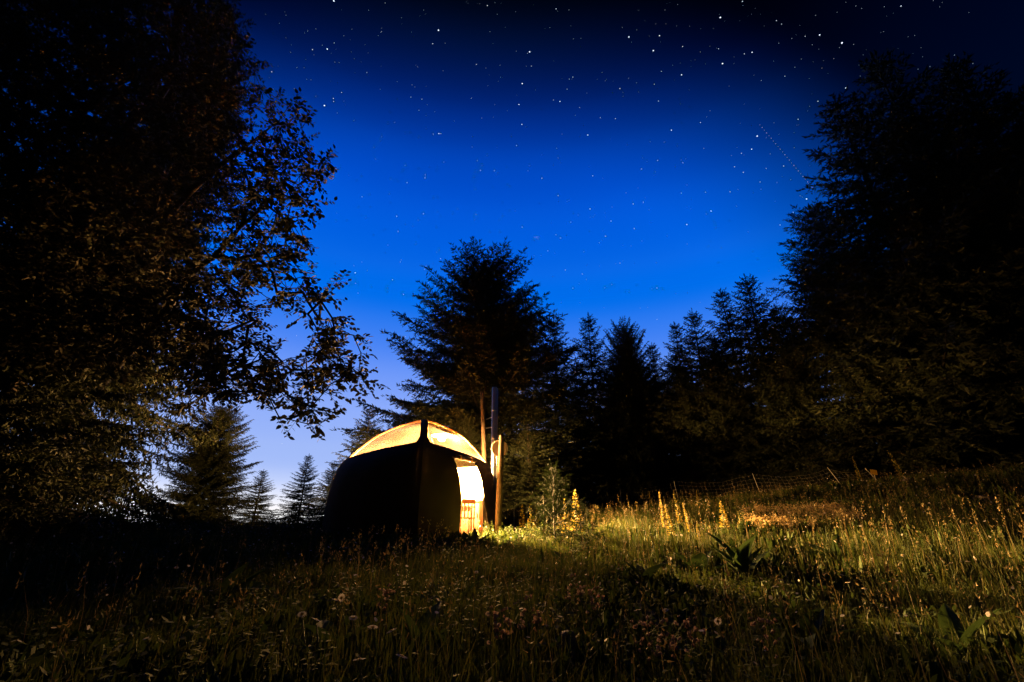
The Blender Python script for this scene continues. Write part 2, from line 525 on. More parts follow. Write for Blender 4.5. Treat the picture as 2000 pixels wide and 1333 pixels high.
jg = thing('jug', 'dark jug standing on the table in the tent', 'jug', wloc(.92, -.02, DECK + .758))
MB().lathe([(.001, 0), (.06, 0), (.075, .06), (.06, .14), (.035, .19), (.042, .23), (.036, .225)], n=16).build('vessel', M['things'], jg, True)
MB().tube([(.04, 0, .2), (.085, 0, .19), (.1, 0, .13), (.072, 0, .07)], .008, 6).build('handle', M['things'], jg, True)
bs = thing('sideboard', 'stained wooden sideboard along the back wall inside the tent', 'sideboard', wloc(1.0, .68, DECK), R(-39))
for sx in (-1, 1):
    MB().box((sx * .76, 0, .45), (.03, .36, .90)).build('side_board', M['stain'], bs)
MB().box((0, 0, .915), (1.6, .40, .03)).build('top_board', M['stain'], bs)
MB().box((0, .165, .46), (1.48, .02, .86)).build('back_board', M['stain'], bs)
for i in range(3):
    dr = MB().box((-.495 + .495 * i, -.17, .46), (.485, .022, .84)).build('door', M['stain'], bs)
    MB().box((-.30 + .495 * i, -.19, .55), (.02, .02, .12)).build('handle', M['darksteel'], dr)
# the lit lamps that hang in the tent
def hang_lamp(x, y, z, power, label, rim):
    mat = emit('lamp_globe', (1.0, .54, .17), power / .395)
    mat.cycles.emission_sampling = 'AUTO'
    lp = thing('hanging_lamp', label, 'lamp', wloc(x, y, z), 0, 'shaded globe lamps hanging in the tent')
    MB().lathe([(.001, -.10), (.05, -.087), (.087, -.05), (.10, 0), (.087, .05), (.05, .087), (.03, .095)], n=18).build('globe', mat, lp, True)
    MB().lathe([(.001, .15), (.03, .15), (.04, .10), (.04, .085)], n=12).build('socket', M['darksteel'], lp, True)
    MB().lathe([(.30, rim), (.27, rim + .015), (.12, .20), (.035, .215), (.035, .23), (.12, .215), (.275, rim + .025), (.305, rim + .003), (.30, rim)], n=28).build('added_shade', M['canvas'], lp, True)  # unseen shade, added to keep the lamp's upward light off the trees
    MB().tube([(0, 0, .15), (APEX[0] - x, -y, 3.2 - z)], .006, 5).build('cord', M['darksteel'], lp)
hang_lamp(.40, -.42, 2.66, LAMP_HIGH, 'lit globe lamp glaring through the right clear roof panel of the tent', .05)
hang_lamp(.33, .40, 1.90, LAMP_LOW, 'lower lit globe lamp deep in the tent that shines out of the doorway', .02)

# ------------------------------------------------------------------ posts, chimney beside the tent
def foot(x, y, Y):
    p = at(x, y, Y); return float(p[0]), float(p[1]), gz(p[0], p[1])
fx, fy, fz = foot(972, 1045, 12.75)
top = at(980, 851, 12.75)
ps = thing('wooden_post', 'weathered wooden post with a round disc, right of the tent doorway', 'post', (fx, fy, fz))
h = float(top[2] - fz)
tipx = float(top[0] - fx)
MB().tube([(0, 0, -.3), (tipx * .3, .0, h * .35), (tipx * .72, 0, h * .7), (tipx, 0, h - .02), (tipx, 0, h)], [.085, .083, .076, .07, .06], 12).build('post', M['wood'], ps, True)
dz = at(976, 876, 12.95)
c = Vector(dz) - Vector((fx, fy, fz))
mb = MB().lathe([(.001, -.035), (.12, -.03), (.225, -.005), (.235, .008), (.22, .01), (.12, -.012), (.001, -.018)], n=28)
Mx = Matrix.Rotation(R(82), 3, 'X')
mb.V = [tuple(Mx @ Vector(v) + c) for v in mb.V]
dish = mb.build('disc', M['dish'], ps, True)
MB().box((c.x, c.y - .06, c.z), (.05, .12, .05)).build('bracket', M['darksteel'], dish)

fx, fy, fz = foot(943, 1030, 15.3)
top = at(942, 765, 15.3)
cp = thing('support_post', 'tall slim wooden post behind the tent beside the steel chimney', 'post', (fx, fy, fz))
hp = float(top[2] - fz)
MB().tube([(0, 0, -.3), (0, 0, hp * .5), (float(top[0]) - fx, 0, hp)], [.08, .075, .068], 12).build('post', M['wood'], cp, True)
fx2, fy2, fz2 = foot(962, 1030, 14.75)
top = at(959, 757, 14.75)
cm = thing('steel_chimney', 'tall stainless steel stove chimney rising beside the tent', 'chimney', (fx2, fy2, fz2))
hc = float(top[2] - fz2)
MB().lathe([(.085, 0), (.085, hc - .02), (.075, hc), (.07, hc - .1)], n=24).build('flue_pipe', M['steel'], cm, True)
for i in range(1, 5):
    z = hc * i / 5 + .15
    MB().lathe([(.0855, z - .03), (.094, z - .025), (.094, z + .025), (.0855, z + .03)], n=24).build('pipe_band', M['steel'], cm, True)
MB().tube([(.105, -.04, .3), (.105, -.04, hc - .05)], .014, 8).build('stay_rod', M['steel'], cm, True)
zb = hc * .79
d = Vector((fx - fx2, fy - fy2, 0))
MB().tube([(0, 0, zb), (d.x * .88, d.y * .88, zb)], .016, 6).build('bracket', M['steel'], cm, True)
MB().tube([(0, 0, zb - .35), (d.x * .88, d.y * .88, zb - .30)], .016, 6).build('bracket', M['steel'], cm, True)
MB().box((0, 0, .1), (.4, .4, .2)).build('footing', M['stone'], cm)

# ------------------------------------------------------------------ conifers
def norm(a): return a / np.maximum(np.linalg.norm(a, axis=-1, keepdims=True), 1e-9)
def tubes_np(A, B, ra, rb, n=4):
    """straight tapered tubes from A to B"""
    t = norm(B - A)
    ref = np.where(np.abs(t[:, 2:3]) < .9, np.array([[0, 0, 1.0]]), np.array([[1.0, 0, 0]]))
    u = norm(np.cross(t, ref)); v = np.cross(t, u)
    m = len(A); V = np.zeros((m, 2 * n, 3)); F = np.zeros((m, n, 4), int)
    for k in range(n):
        an = 2 * PI * k / n
        d = u * math.cos(an) + v * math.sin(an)
        V[:, k] = A + d * ra[:, None]; V[:, n + k] = B + d * rb[:, None]
        F[:, k] = [k, (k + 1) % n, n + (k + 1) % n, n + k]
    F = F + (np.arange(m) * 2 * n)[:, None, None]
    return V.reshape(-1, 3), F.reshape(-1, 4)
class Acc:
    def __init__(s): s.V = []; s.F = []; s.n = 0
    def add(s, V, F):
        s.V.append(V); s.F.append(F + s.n); s.n += len(V)
    def get(s): return np.concatenate(s.V), np.concatenate(s.F)

def spruce_meshes(name, seed, H=10.0, Rm=2.6, whorls=34, per=6, power=.85, droop=.25, step=.115, shard=.13, shw=.036, low=.03, rag=.25, leaders=1, per_twig=7, lift=.5, cap=9.0, tw=.30):
    r = np.random.default_rng(seed)
    bA, bB, ra, rb = [], [], [], []
    tA, tD, tL = [], [], []            # twigs: start, direction, length
    # trunk
    nz_ = 12
    wob = np.cumsum(r.normal(0, .02, (nz_ + 1, 2)), 0) * (H / 10)
    tz = np.linspace(0, H, nz_ + 1)
    def tpos(z):
        return np.array([np.interp(z, tz, wob[:, 0]), np.interp(z, tz, wob[:, 1]), z])
    for i in range(nz_):
        a = tpos(tz[i]); b_ = tpos(tz[i + 1])
        bA.append(a); bB.append(b_)
        ra.append(.017 * H * (1 - .93 * i / nz_)); rb.append(.017 * H * (1 - .93 * (i + 1) / nz_))
    tops = [(tpos, H, 1.0, 0.0)]
    extra = []
    for l in range(leaders - 1):
        a0 = r.uniform(0, 2 * PI); zb0 = H * r.uniform(.35, .6); top_ = H * r.uniform(.80, .96); off = H * r.uniform(.07, .13)
        def lp_(z, a0=a0, zb0=zb0, off=off, top_=top_):
            k = np.clip((z - zb0) / (top_ - zb0), 0, 1)
            e = tpos(z); e = e + np.array([math.cos(a0), math.sin(a0), 0]) * off * math.sin(k * PI / 2)
            return e
        zs = np.linspace(zb0, top_, 7)
        for i in range(6):
            bA.append(lp_(zs[i])); bB.append(lp_(zs[i + 1])); ra.append(.006 * H * (1 - i / 6.5)); rb.append(.006 * H * (1 - (i + 1) / 6.5))
        tops.append((lp_, top_, .45, zb0))
    for (pos, top_, rs, zlow) in tops:
        nw = int(whorls * (top_ - zlow) / H)
        for w in range(nw):
            k = (w + r.uniform(-.3, .3)) / nw
            z = zlow + (top_ - zlow) * (low + (1 - low) * k) if zlow == 0 else zlow + (top_ - zlow) * max(0, k)
            z = min(z, top_ * .992)
            rel = z / H if rs == 1 else (z - zlow) / (top_ - zlow)
            base = Rm * rs * min(cap, max(0.03, (1 - rel)) ** power) * (1.0 if rel > .08 else .85 + 1.9 * rel)
            n_b = max(3, int(per * (.6 + .4 * (1 - rel))))
            a0 = r.uniform(0, 2 * PI)
            for b_ in range(n_b):
                az_ = a0 + 2 * PI * b_ / n_b + r.normal(0, .22)
                Lb = base * r.uniform(1 - rag * 1.6, 1 + rag * .7) + .12
                el = lift * rel ** 1.3 * 1.6 - droop * (1 - rel) + r.normal(0, .10)
                d0 = np.array([math.cos(az_) * math.cos(el), math.sin(az_) * math.cos(el), math.sin(el)])
                p0 = pos(z)
                ns = max(3, int(Lb / .35))
                s = np.linspace(0, 1, ns + 1)
                sag = -(.05 + droop * .40) * Lb * (s ** 1.5) * (1 - rel) + .11 * Lb * s ** 3
                pts = p0 + d0 * (Lb * s)[:, None]
                pts[:, 2] += sag
                for i in range(ns):
                    bA.append(pts[i]); bB.append(pts[i + 1])
                    ra.append(.014 * Lb * .5 * (1 - s[i] * .85) + .004); rb.append(.014 * Lb * .5 * (1 - s[i + 1] * .85) + .004)
                nt_ = max(4, int(Lb / step))
                ss = np.clip(np.linspace(.10, 1.0, nt_) + r.normal(0, .01, nt_), .05, 1)
                pp = np.stack([np.interp(ss, s, pts[:, c_]) for c_ in range(3)], 1)
                dirb = norm(np.stack([np.gradient(np.interp(ss, s, pts[:, c_])) for c_ in range(3)], 1))
                side = norm(np.cross(dirb, np.array([0, 0, 1.0])))
                for sg in (-1, 1):
                    ang = r.uniform(.7, 1.15, nt_)
                    dd = dirb * np.cos(ang)[:, None] + side * (sg * np.sin(ang))[:, None]
                    dd[:, 2] += r.normal(-.22 * (1 - rel * .9), .22, nt_)
                    ll = (.10 + tw * Lb * np.minimum(1.15 - ss, .55) * r.uniform(.6, 1.25, nt_)) * 1.0
                    ll = np.minimum(ll, .75 * H / 10 + .1)
                    tA.append(pp); tD.append(norm(dd)); tL.append(ll)
                tA.append(pts[-1:]); tD.append(norm(pts[-1:] - pts[-2:-1])); tL.append(np.array([.22 + .05 * Lb]))
        # leader tip
        tip = pos(top_ * .985)
        tA.append(tip[None]); tD.append(np.array([[0.02, 0, 1.0]])); tL.append(np.array([.45 * H / 10]))
    tA = np.concatenate(tA); tD = np.concatenate(tD); tL = np.concatenate(tL)
    nsh = np.clip((tL / (shard * .22)).astype(int), 2, per_twig)
    idx = np.repeat(np.arange(len(tA)), nsh)
    kk = np.concatenate([np.linspace(.08, 1, q) for q in nsh])
    m = len(idx)
    base = tA[idx] + tD[idx] * (tL[idx] * kk)[:, None]
    base[:, 2] -= .32 * tL[idx] * kk ** 2
    rnd = norm(r.normal(0, 1, (m, 3)))
    perp = norm(np.cross(tD[idx], rnd))
    a_ = r.uniform(.25, 1.05, m)[:, None]
    sd = norm(tD[idx] * np.cos(a_) + perp * np.sin(a_))
    wd = norm(np.cross(sd, r.normal(0, 1, (m, 3))))
    ln = (shard * r.uniform(.65, 1.3, m))[:, None]; wv_ = (shw * r.uniform(.7, 1.3, m))[:, None]
    V = np.stack([base - wd * wv_ * .5, base + wd * wv_ * .5 + sd * ln * .12, base + sd * ln], 1).reshape(-1, 3)
    F = np.arange(m * 3).reshape(-1, 3)
    crown = mesh(name + '_crown', V, F)
    # twig wood is added to limbs
    Vb, Fb = tubes_np(np.array(bA), np.array(bB), np.array(ra), np.array(rb), 5)
    limbs = mesh(name + '_trunk', Vb, Fb, True)
    return limbs, crown, H

SPR = {
    'broad': spruce_meshes('broad_spruce', 3, H=10, Rm=4.1, whorls=42, per=14, power=.46, cap=.86, droop=.14, rag=.28, leaders=2, lift=.44, per_twig=13, step=.10, shard=.125, shw=.046, tw=.23),
    'classic': spruce_meshes('classic_spruce', 5, H=10, Rm=3.5, whorls=30, per=10, power=.92, cap=.74, droop=.26, rag=.30, per_twig=13, step=.10, shard=.12, shw=.045, tw=.23, lift=.42),
    'narrow': spruce_meshes('narrow_spruce', 8, H=10, Rm=3.0, whorls=32, per=10, power=.92, cap=.70, droop=.28, rag=.36, per_twig=13, step=.10, shard=.12, shw=.045, tw=.23, lift=.42),
    'dense': spruce_meshes('dense_spruce', 13, H=10, Rm=3.2, whorls=38, per=11, power=.62, cap=.85, droop=.24, step=.092, shard=.115, shw=.040, rag=.42, leaders=3, per_twig=13, tw=.22, lift=.42),
}
def spruce(kind, px_, py_, Y, wide=1.0, label='', rz=0.0, group=None, base=None):
    tp = at(px_, py_, Y)
    x, y = float(tp[0]), float(tp[1])
    z = gz(x, y) - .1
    h = float(tp[2]) - z
    limbs, crown, H = SPR[kind]
    s = h / (H * 1.03)
    t_ = thing('spruce_tree', label, 'tree', (x, y, z), rz, group)
    t_.scale = (s * wide, s * wide, s)
    ob('trunk', limbs, M['bark'], t_)
    ob('crown', crown, M['needle'], t_)
    return t_
spruce('broad', 950, 512, 24.5, 1.1, 'broad many-topped spruce rising behind the tent and the steel chimney', R(200))
spruce('classic', 1080, 615, 27.5, 1.0, 'spruce half hidden behind the right flank of the broad central spruce', R(40))
spruce('narrow', 1035, 800, 17.6, 1.5, 'low wide spruce catching the tent light right of the wooden post', R(30))
spruce('narrow', 912, 805, 18.2, 1.2, 'small bright-lit conifer just behind the tent roof left of the chimney', R(230))
G1 = 'spruces at the forest edge behind the fence'
spruce('classic', 1148, 608, 26, .85, 'slim pointed spruce just right of the broad central spruce', R(10), G1)
spruce('broad', 1217, 636, 25.5, .58, 'round-topped spruce between the slim pointed spruce and the dark gap', R(80), G1)
spruce('narrow', 1270, 668, 27, 1.0, 'low spruce top left of the two ragged tops by the gap', R(130), G1)
spruce('narrow', 1312, 625, 24.5, .9, 'thin ragged spruce with a bent top left of the forest edge', R(220), G1)
spruce('classic', 1352, 600, 24, .95, 'spruce with its skirt reaching down to the netting fence posts', R(300), G1)
spruce('narrow', 1412, 560, 23.5, 1.0, 'thin-topped spruce leaning on the pointed one in the forest edge', R(20), G1)
spruce('classic', 1452, 530, 22.5, 1.05, 'pointed spruce at the start of the forest wall, lower than the big ones', R(160), G1)
spruce('dense', 1510, 590, 21, .85, 'low filled-out spruce between the pointed spruce and the big trees', R(50), G1)
spruce('dense', 1580, 395, 19, .95, 'full mid-height spruce standing before the huge right-hand trees', R(110), G1)
spruce('narrow', 1640, 180, 16.5, 1.1, 'huge dark spruce whose shoulder juts out left of the tallest one', R(10), G1)
spruce('classic', 1705, 96, 15.8, .9, 'tallest dark spruce on the right under the starry sky', R(250), G1)
spruce('narrow', 1850, 118, 15.0, 1.05, 'huge dark spruce right of the tallest one with streaming branches', R(70), G1)
spruce('classic', 1960, 170, 14.5, .95, 'huge dark spruce at the upper right edge of the picture', R(190), G1)
spruce('dense', 2090, 330, 13.5, .9, 'dark spruce cut by the right edge of the picture', R(330), G1)
spruce('dense', 1770, 230, 16.8, .8, 'broad dark spruce filling the gap below the tallest right-hand tops', R(90), G1)
# fillers in the depth of the forest
G2 = 'spruces in the dark depth of the forest'
for i, (a, b_, Y, k) in enumerate([(1125, 700, 30, 'classic'), (1190, 690, 31, 'dense'), (1245, 700, 32, 'dense'), (1320, 690, 30, 'dense'), (1400, 650, 29, 'dense'), (1490, 620, 28, 'classic'), (1660, 480, 24, 'dense'), (1800, 400, 22, 'dense')]):
    spruce(k, a, b_, Y, 1.0, ['dim spruce deep behind the slim pointed spruce right of the centre tree', 'dim spruce filling the dark left of the forest gap', 'black spruce in the very middle of the dark forest gap',
                              'dim spruce behind the thin ragged spruce with the bent top', 'dim spruce behind the thin-topped spruce of the forest edge', 'dim spruce behind the pointed spruce where the forest wall starts',
                              'dim spruce behind the shoulder of the huge right-hand trees', 'dim spruce filling the space between the huge trunks at right'][i], R(47 * i), G2)
# left side
spruce('broad', 440, 796, 19, 1.0, 'bushy dark conifer standing against the pale horizon glow', R(15))
spruce('classic', 515, 915, 20.5, 1.4, 'small conifer tucked against the right side of the bushy one', R(95))
spruce('classic', 604, 885, 23, 1.15, 'small pointed spruce standing alone left of the tent', R(60))
spruce('classic', 655, 900, 20, 1.3, 'low dark spruce whose lower half is hidden by the tent', R(310))
spruce('classic', 722, 792, 19, 1.25, 'dark spruce top peeking over the left shoulder of the tent', R(140))
spruce('classic', 778, 812, 23, 1.25, 'far spruce top seen just above the tent roof', R(240))
spruce('classic', 800, 905, 30, 1.2, 'distant spruce mostly hidden behind the tent', R(20))
def spruce_at(kind, x, y, h, wide, label, rz):
    limbs, crown, H = SPR[kind]
    s = h / H
    t_ = thing('spruce_tree', label, 'tree', (x, y, gz(x, y) - .1), rz)
    t_.scale = (s * wide, s * wide, s)
    ob('trunk', limbs, M['bark'], t_); ob('crown', crown, M['needle'], t_)
spruce_at('dense', -8.8, 7.6, 8.6, .92, 'big dark spruce at the left edge with drooping tiers of branches', R(25))
spruce_at('dense', -12.6, 13.0, 22.0, .50, 'tall black spruce behind the beech at the upper left', R(150))

# young spruce in the meadow
ysp = spruce_meshes('young_spruce', 21, H=1.5, Rm=.70, whorls=13, per=6, power=.95, droop=.05, step=.045, shard=.060, shw=.011, low=.04, rag=.5, per_twig=10, lift=.7)
def young(px_, py_, Y, label, rz, wide=1.0):
    tp = at(px_, py_, Y); x, y = float(tp[0]), float(tp[1]); z = gz(x, y)
    s = (float(tp[2]) - z) / 1.55
    t_ = thing('young_spruce', label, 'tree', (x, y, z - .02), rz)
    t_.scale = (s * wide, s * wide, s)
    ob('trunk', ysp[0], M['bark'], t_); ob('crown', ysp[1], M['needle_young'], t_)
young(1080, 915, 8.2, 'young spruce in the lit meadow right of the tent, taller of two', R(10), .95)
young(1132, 985, 6.6, 'young spruce in the lit meadow, the low one nearer the viewer', R(100), 1.1)

# ------------------------------------------------------------------ beech at the left
def in_poly(p, poly):
    x, y = p[:, 0], p[:, 1]; c = np.zeros(len(p), bool)
    for a in range(len(poly)):
        x0, y0 = poly[a]; x1, y1 = poly[a - 1]
        k = ((y0 > y) != (y1 > y)) & (x < (x1 - x0) * (y - y0) / (y1 - y0 + 1e-9) + x0)
        c ^= k
    return c
def beech():
    r = np.random.default_rng(5)
    poly = [(-260, -160), (430, -160), (445, 0), (462, 78), (508, 112), (505, 160), (545, 178), (590, 225), (612, 262), (622, 310), (626, 360), (605, 425), (592, 500),
            (612, 548), (628, 575), (660, 640), (672, 690), (690, 728), (660, 745), (640, 775), (605, 815), (560, 795), (530, 800), (480, 765), (420, 770), (385, 800), (350, 785), (310, 740), (200, 720), (60, 690), (-260, 640)]
    P0 = np.stack([r.uniform(-260, 700, 12000), r.uniform(-160, 830, 12000)], 1)
    P0 = P0[in_poly(P0, poly)]
    P0 = P0[:2900]
    PL = np.stack([r.uniform(-260, 420, 6000), r.uniform(-160, 760, 6000)], 1); PL = PL[in_poly(PL, poly)][:2000]
    PT = np.stack([r.uniform(-260, 460, 1200), r.uniform(-160, 260, 1200)], 1); PT = PT[in_poly(PT, poly)][:700]
    P0 = np.concatenate([P0, PL, PT])
    extra = np.array([(655, 562), (640, 575), (636, 318), (628, 325), (700, 735), (715, 742), (705, 690), (372, 822), (395, 825), (625, 828), (600, 828), (690, 655), (545, 815)])
    Ys = r.uniform(5.6, 8.6, len(P0))
    # depth varies smoothly so that limbs form layers
    Ys = Ys - 1.2 * sstep(400, 700, P0[:, 0]) * r.uniform(.3, 1, len(P0))
    pts = np.array([at(a, b_, Y) for (a, b_), Y in zip(P0, Ys)])
    pe = np.array([at(a, b_, 5.9) for a, b_ in extra])
    # open some gaps so that sky shows through
    gn = np.sin(1.9 * pts[:, 0] + 1.3 * pts[:, 1]) * np.sin(2.1 * pts[:, 2] + .8 * pts[:, 0]) + .5 * np.sin(4.3 * pts[:, 0] + 1.0) * np.sin(3.9 * pts[:, 2])
    keep = (gn > -.50) | (r.random(len(pts)) < .12) | (P0[:, 0] < 260)
    pts = np.concatenate([pts[keep], pe])
    bx, by = -9.3, 9.2
    bz = gz(bx, by) - .2
    nodes = []; par = []
    trunk = np.array([(bx, by, bz), (bx + .05, by, 1.2), (bx + .2, by - .05, 2.4), (bx + .35, by - .1, 3.6), (bx + .45, by - .2, 5.0), (bx + .5, by - .2, 6.6), (bx + .4, by - .1, 8.4), (bx + .5, by, 10.5)])
    for i, p in enumerate(trunk): nodes.append(p); par.append(i - 1)
    limbs = [(2, [at(250, 690, 7.0), at(330, 600, 6.6), at(420, 500, 6.3), at(520, 400, 6.2)]), (3, [at(280, 620, 7.4), at(380, 625, 6.8)]),
             (4, [at(300, 450, 7.2), at(420, 330, 6.8), at(540, 240, 6.6)]), (5, [at(250, 250, 7.6), at(360, 120, 7.4)]), (3, [at(50, 600, 6.6), at(-100, 500, 6.4)]), (6, [at(350, 20, 7.8), at(420, -40, 7.6)]),
             (3, [at(330, 560, 7.8), at(440, 545, 7.8)])]
    for st, ps_ in limbs:
        last = st; prev = nodes[st]
        for p in ps_:
            for q_ in (.5, 1.0):
                w_ = prev + (p - prev) * q_ + (r.normal(0, .05, 3) if q_ < 1 else 0)
                nodes.append(w_); par.append(last); last = len(nodes) - 1
            prev = p
    ref = np.array(nodes)
    dist = np.min(np.linalg.norm(pts[:, None] - ref[None], axis=2), axis=1)
    order = np.argsort(dist)
    arr = np.zeros((len(nodes) + len(pts) * 3, 3)); arr[:len(nodes)] = ref; nn_ = len(nodes); par = list(par)
    leafn = []
    for o_ in order:
        p = pts[o_]
        dd = np.linalg.norm(arr[:nn_] - p, axis=1)
        j = int(np.argmin(dd))
        if dd[j] > .5:
            mid = arr[j] + (p - arr[j]) * .5 + r.normal(0, .05, 3); mid[2] += .04
            arr[nn_] = mid; par.append(j); j = nn_; nn_ += 1
        arr[nn_] = p; par.append(j); leafn.append(nn_); nn_ += 1
    arr = arr[:nn_]
    cnt = np.ones(nn_)
    for i in range(nn_ - 1, 0, -1): 
        if par[i] >= 0: cnt[par[i]] += cnt[i]
    rad = .0030 * cnt ** .5 + .002
    rad[:8] = np.maximum(rad[:8], np.array([.24, .22, .20, .17, .14, .11, .07, .03]))
    pa = np.array(par); k = pa >= 0
    Vb, Fb = tubes_np(arr[pa[k]], arr[k], np.minimum(rad[pa[k]], rad[k] * 1.5), rad[k], 6)
    # twigs
    ln_ = np.array(leafn)
    d0 = norm(arr[ln_] - arr[pa[ln_]])
    nt3 = 3
    A = np.repeat(arr[ln_], nt3, 0); D = np.repeat(d0, nt3, 0) * .7 + r.normal(0, .62, (len(ln_) * nt3, 3)); D[:, 2] -= .12; D = norm(D)
    Lt = r.uniform(.16, .36, len(A))
    Vt, Ft = tubes_np(A, A + D * Lt[:, None], np.full(len(A), .0035), np.full(len(A), .0015), 3)
    wood = Acc(); wood.add(Vb, Fb); wood.add(Vt, Ft)
    per = 11
    idx = np.repeat(np.arange(len(A)), per); m = len(idx)
    kk = np.tile(np.linspace(.1, 1, per), len(A))
    base = A[idx] + D[idx] * (Lt[idx] * kk)[:, None]
    side = norm(np.cross(D[idx], np.array([0, 0, 1.0]) + r.normal(0, .15, (m, 3))))
    sg = np.where(np.tile(np.arange(per) % 2, len(A)) == 0, 1.0, -1.0)[:, None]
    fw = norm(D[idx] * r.uniform(.3, .9, (m, 1)) + side * sg + np.array([0, 0, -.25]) + r.normal(0, .28, (m, 3)))
    up = norm(np.array([0, 0, 1.0]) + r.normal(0, .55, (m, 3)))
    wd = norm(np.cross(fw, up)); nr_ = np.cross(wd, fw)
    l = r.uniform(.060, .098, m)[:, None]; w_ = l * .29
    c0 = base + fw * l * .12
    Vl = np.stack([c0, c0 + fw * l * .30 + wd * w_ * .92 + nr_ * l * .06, c0 + fw * l * .62 + wd * w_ * .80 + nr_ * l * .05, c0 + fw * l,
                   c0 + fw * l * .62 - wd * w_ * .80 + nr_ * l * .05, c0 + fw * l * .30 - wd * w_ * .92 + nr_ * l * .06], 1).reshape(-1, 3)
    o6 = (np.arange(m) * 6)[:, None, None]
    Fl = (np.array([[[0, 1, 2, 3], [0, 3, 4, 5]]]) + o6).reshape(-1, 4)
    t_ = thing('beech_tree', 'large broadleaf tree filling the upper left, leaves faintly lit by the tent', 'tree', (bx, by, 0))
    off = np.array([bx, by, 0])
    Vw, Fw = wood.get()
    ob('trunk', mesh('beech_wood', Vw - off, Fw, True), M['bark_grey'], t_)
    ob('crown', mesh('beech_leaves', Vl - off, Fl), M['beech'], t_)
beech()

# shrubs on the left horizon
def shrub_mesh(seed, n=260, rx=.7, rz=.6, leaf=.06):
    r = np.random.default_rng(seed)
    wood = Acc()
    st = np.zeros((16, 3)); en = norm(r.normal(0, 1, (16, 3)) * np.array([1, 1, .4]) + np.array([0, 0, .9])) * np.array([rx, rx, rz * 1.6]) * r.uniform(.6, 1, (16, 1))
    V_, F_ = tubes_np(st, en, np.full(16, .012), np.full(16, .004), 4); wood.add(V_, F_)
    k = r.integers(0, 16, n * 6); tt = r.uniform(.3, 1.05, n * 6)[:, None]
    base = en[k] * tt + r.normal(0, .10, (n * 6, 3)); base[:, 2] = np.abs(base[:, 2])
    m = len(base)
    fw = norm(r.normal(0, 1, (m, 3)) + np.array([0, 0, .3])); wd = norm(np.cross(fw, r.normal(0, 1, (m, 3))))
    l = (leaf * r.uniform(.7, 1.4, m))[:, None]
    V2 = np.stack([base, base + fw * l * .5 + wd * l * .28, base + fw * l, base + fw * l * .5 - wd * l * .28], 1).reshape(-1, 3)
    return mesh('shrub_wood', *wood.get()), mesh('shrub_leaves', V2, np.arange(m * 4).reshape(-1, 4))
SH = [shrub_mesh(31), shrub_mesh(32, rx=.5, rz=.8), shrub_mesh(33, rx=.9, rz=.45)]
for i, (a, b_, Y, s, k, lb) in enumerate([(265, 985, 12, 1.0, 1, 'leafy shrub against the pale glow at the foot of the left spruce'), (215, 1000, 11, 1.0, 0, 'dark shrub under the drooping branches of the left spruce'),
                                  (335, 1020, 13, .7, 2, 'low shrub on the horizon left of the bushy conifer'), (395, 1015, 14, .8, 0, 'low shrub below the left side of the bushy conifer'),
                                  (470, 1020, 14, .8, 2, 'spreading low shrub at the foot of the bushy conifer'), (545, 1025, 15, .7, 1, 'low shrub between the bushy conifer and the lone pointed spruce'),
                                  (120, 1010, 9.5, 1.1, 2, 'black shrub at the far left below the big spruce'), (620, 1030, 15, .7, 0, 'low shrub beside the left foot of the tent')]):
    tp = at(a, b_, Y); x, y = float(tp[0]), float(tp[1]); z = gz(x, y)
    s = max(.7, (float(tp[2]) - z) * 1.1)
    t_ = thing('shrub', lb, 'shrub', (x, y, z - .03), i * 1.3, 'shrubs along the left horizon', (s * 1.6, s * 1.6, s))
    ob('stems', SH[k][0], M['bark'], t_); ob('foliage', SH[k][1], M['cover'], t_)

# ------------------------------------------------------------------ netting fence
fence = None
def fence_run(pts, hgt, label, lean=None, spacing=.17):
    base = Vector((pts[0][0], pts[0][1], gz(*pts[0])))
    f_ = thing('netting_fence', label, 'fence', base)
    P3 = [Vector((a, b_, gz(a, b_))) - base for a, b_ in pts]
    for i, p in enumerate(P3):
        ln2 = Vector(lean[i]) if lean else Vector((0, 0, 0))
        MB().tube([p + Vector((0, 0, -.1)), p + ln2 + Vector((0, 0, hgt + .08))], .012, 6).build('post', M['pole'], f_)
    net = MB()
    nh = 7
    for i in range(len(P3) - 1):
        a, b_ = P3[i], P3[i + 1]
        n_ = max(2, int((b_ - a).length / spacing))
        def q(s, hh):
            p = a.lerp(b_, s)
            p.z = gz(base.x + p.x, base.y + p.y) - base.z
            sag = 1 - .14 * 4 * s * (1 - s)
            l0 = Vector(lean[i]) if lean else Vector((0, 0, 0)); l1 = Vector(lean[i + 1]) if lean else Vector((0, 0, 0))
            return p + l0.lerp(l1, s) * hh / hgt + Vector((0, 0, .03 + hh * sag))
        for k in range(n_ + 1):
            s = k / n_
            net.tube([q(s, 0), q(s, hgt * .5), q(s, hgt)], .0024, 3, False)
        for h_ in range(nh):
            hh = hgt * h_ / (nh - 1)
            net.tube([q(k / 10, hh) for k in range(11)], .0028, 3, False)
    no = net.build('net', M['net'], f_)
    no['kind'] = 'stuff'
    return f_
A = [at(1215, 1000, 21.5), at(1328, 988, 20), at(1490, 975, 19.2), at(1648, 945, 17.5), at(1720, 930, 17.2)]
fence_run([(p[0], p[1]) for p in A], .92, 'sagging netting fence on thin white posts along the forest edge', lean=[(0, 0, 0), (-.12, 0, 0), (-.22, 0, 0), (-.45, 0, -.25), (-.5, 0, -.4)])
A = [at(1004, 1015, 14.8), at(1030, 1015, 15.3), at(1062, 1015, 16.0)]
fence_run([(p[0], p[1]) for p in A], .85, 'short piece of netting fence right of the wooden post by the tent', spacing=.2)
sp_ = at(1706, 923, 17.0)
sg = thing('warning_plate', 'small yellow plate on a thin stake at the right end of the fence', 'sign', (sp_[0], sp_[1], gz(sp_[0], sp_[1])))
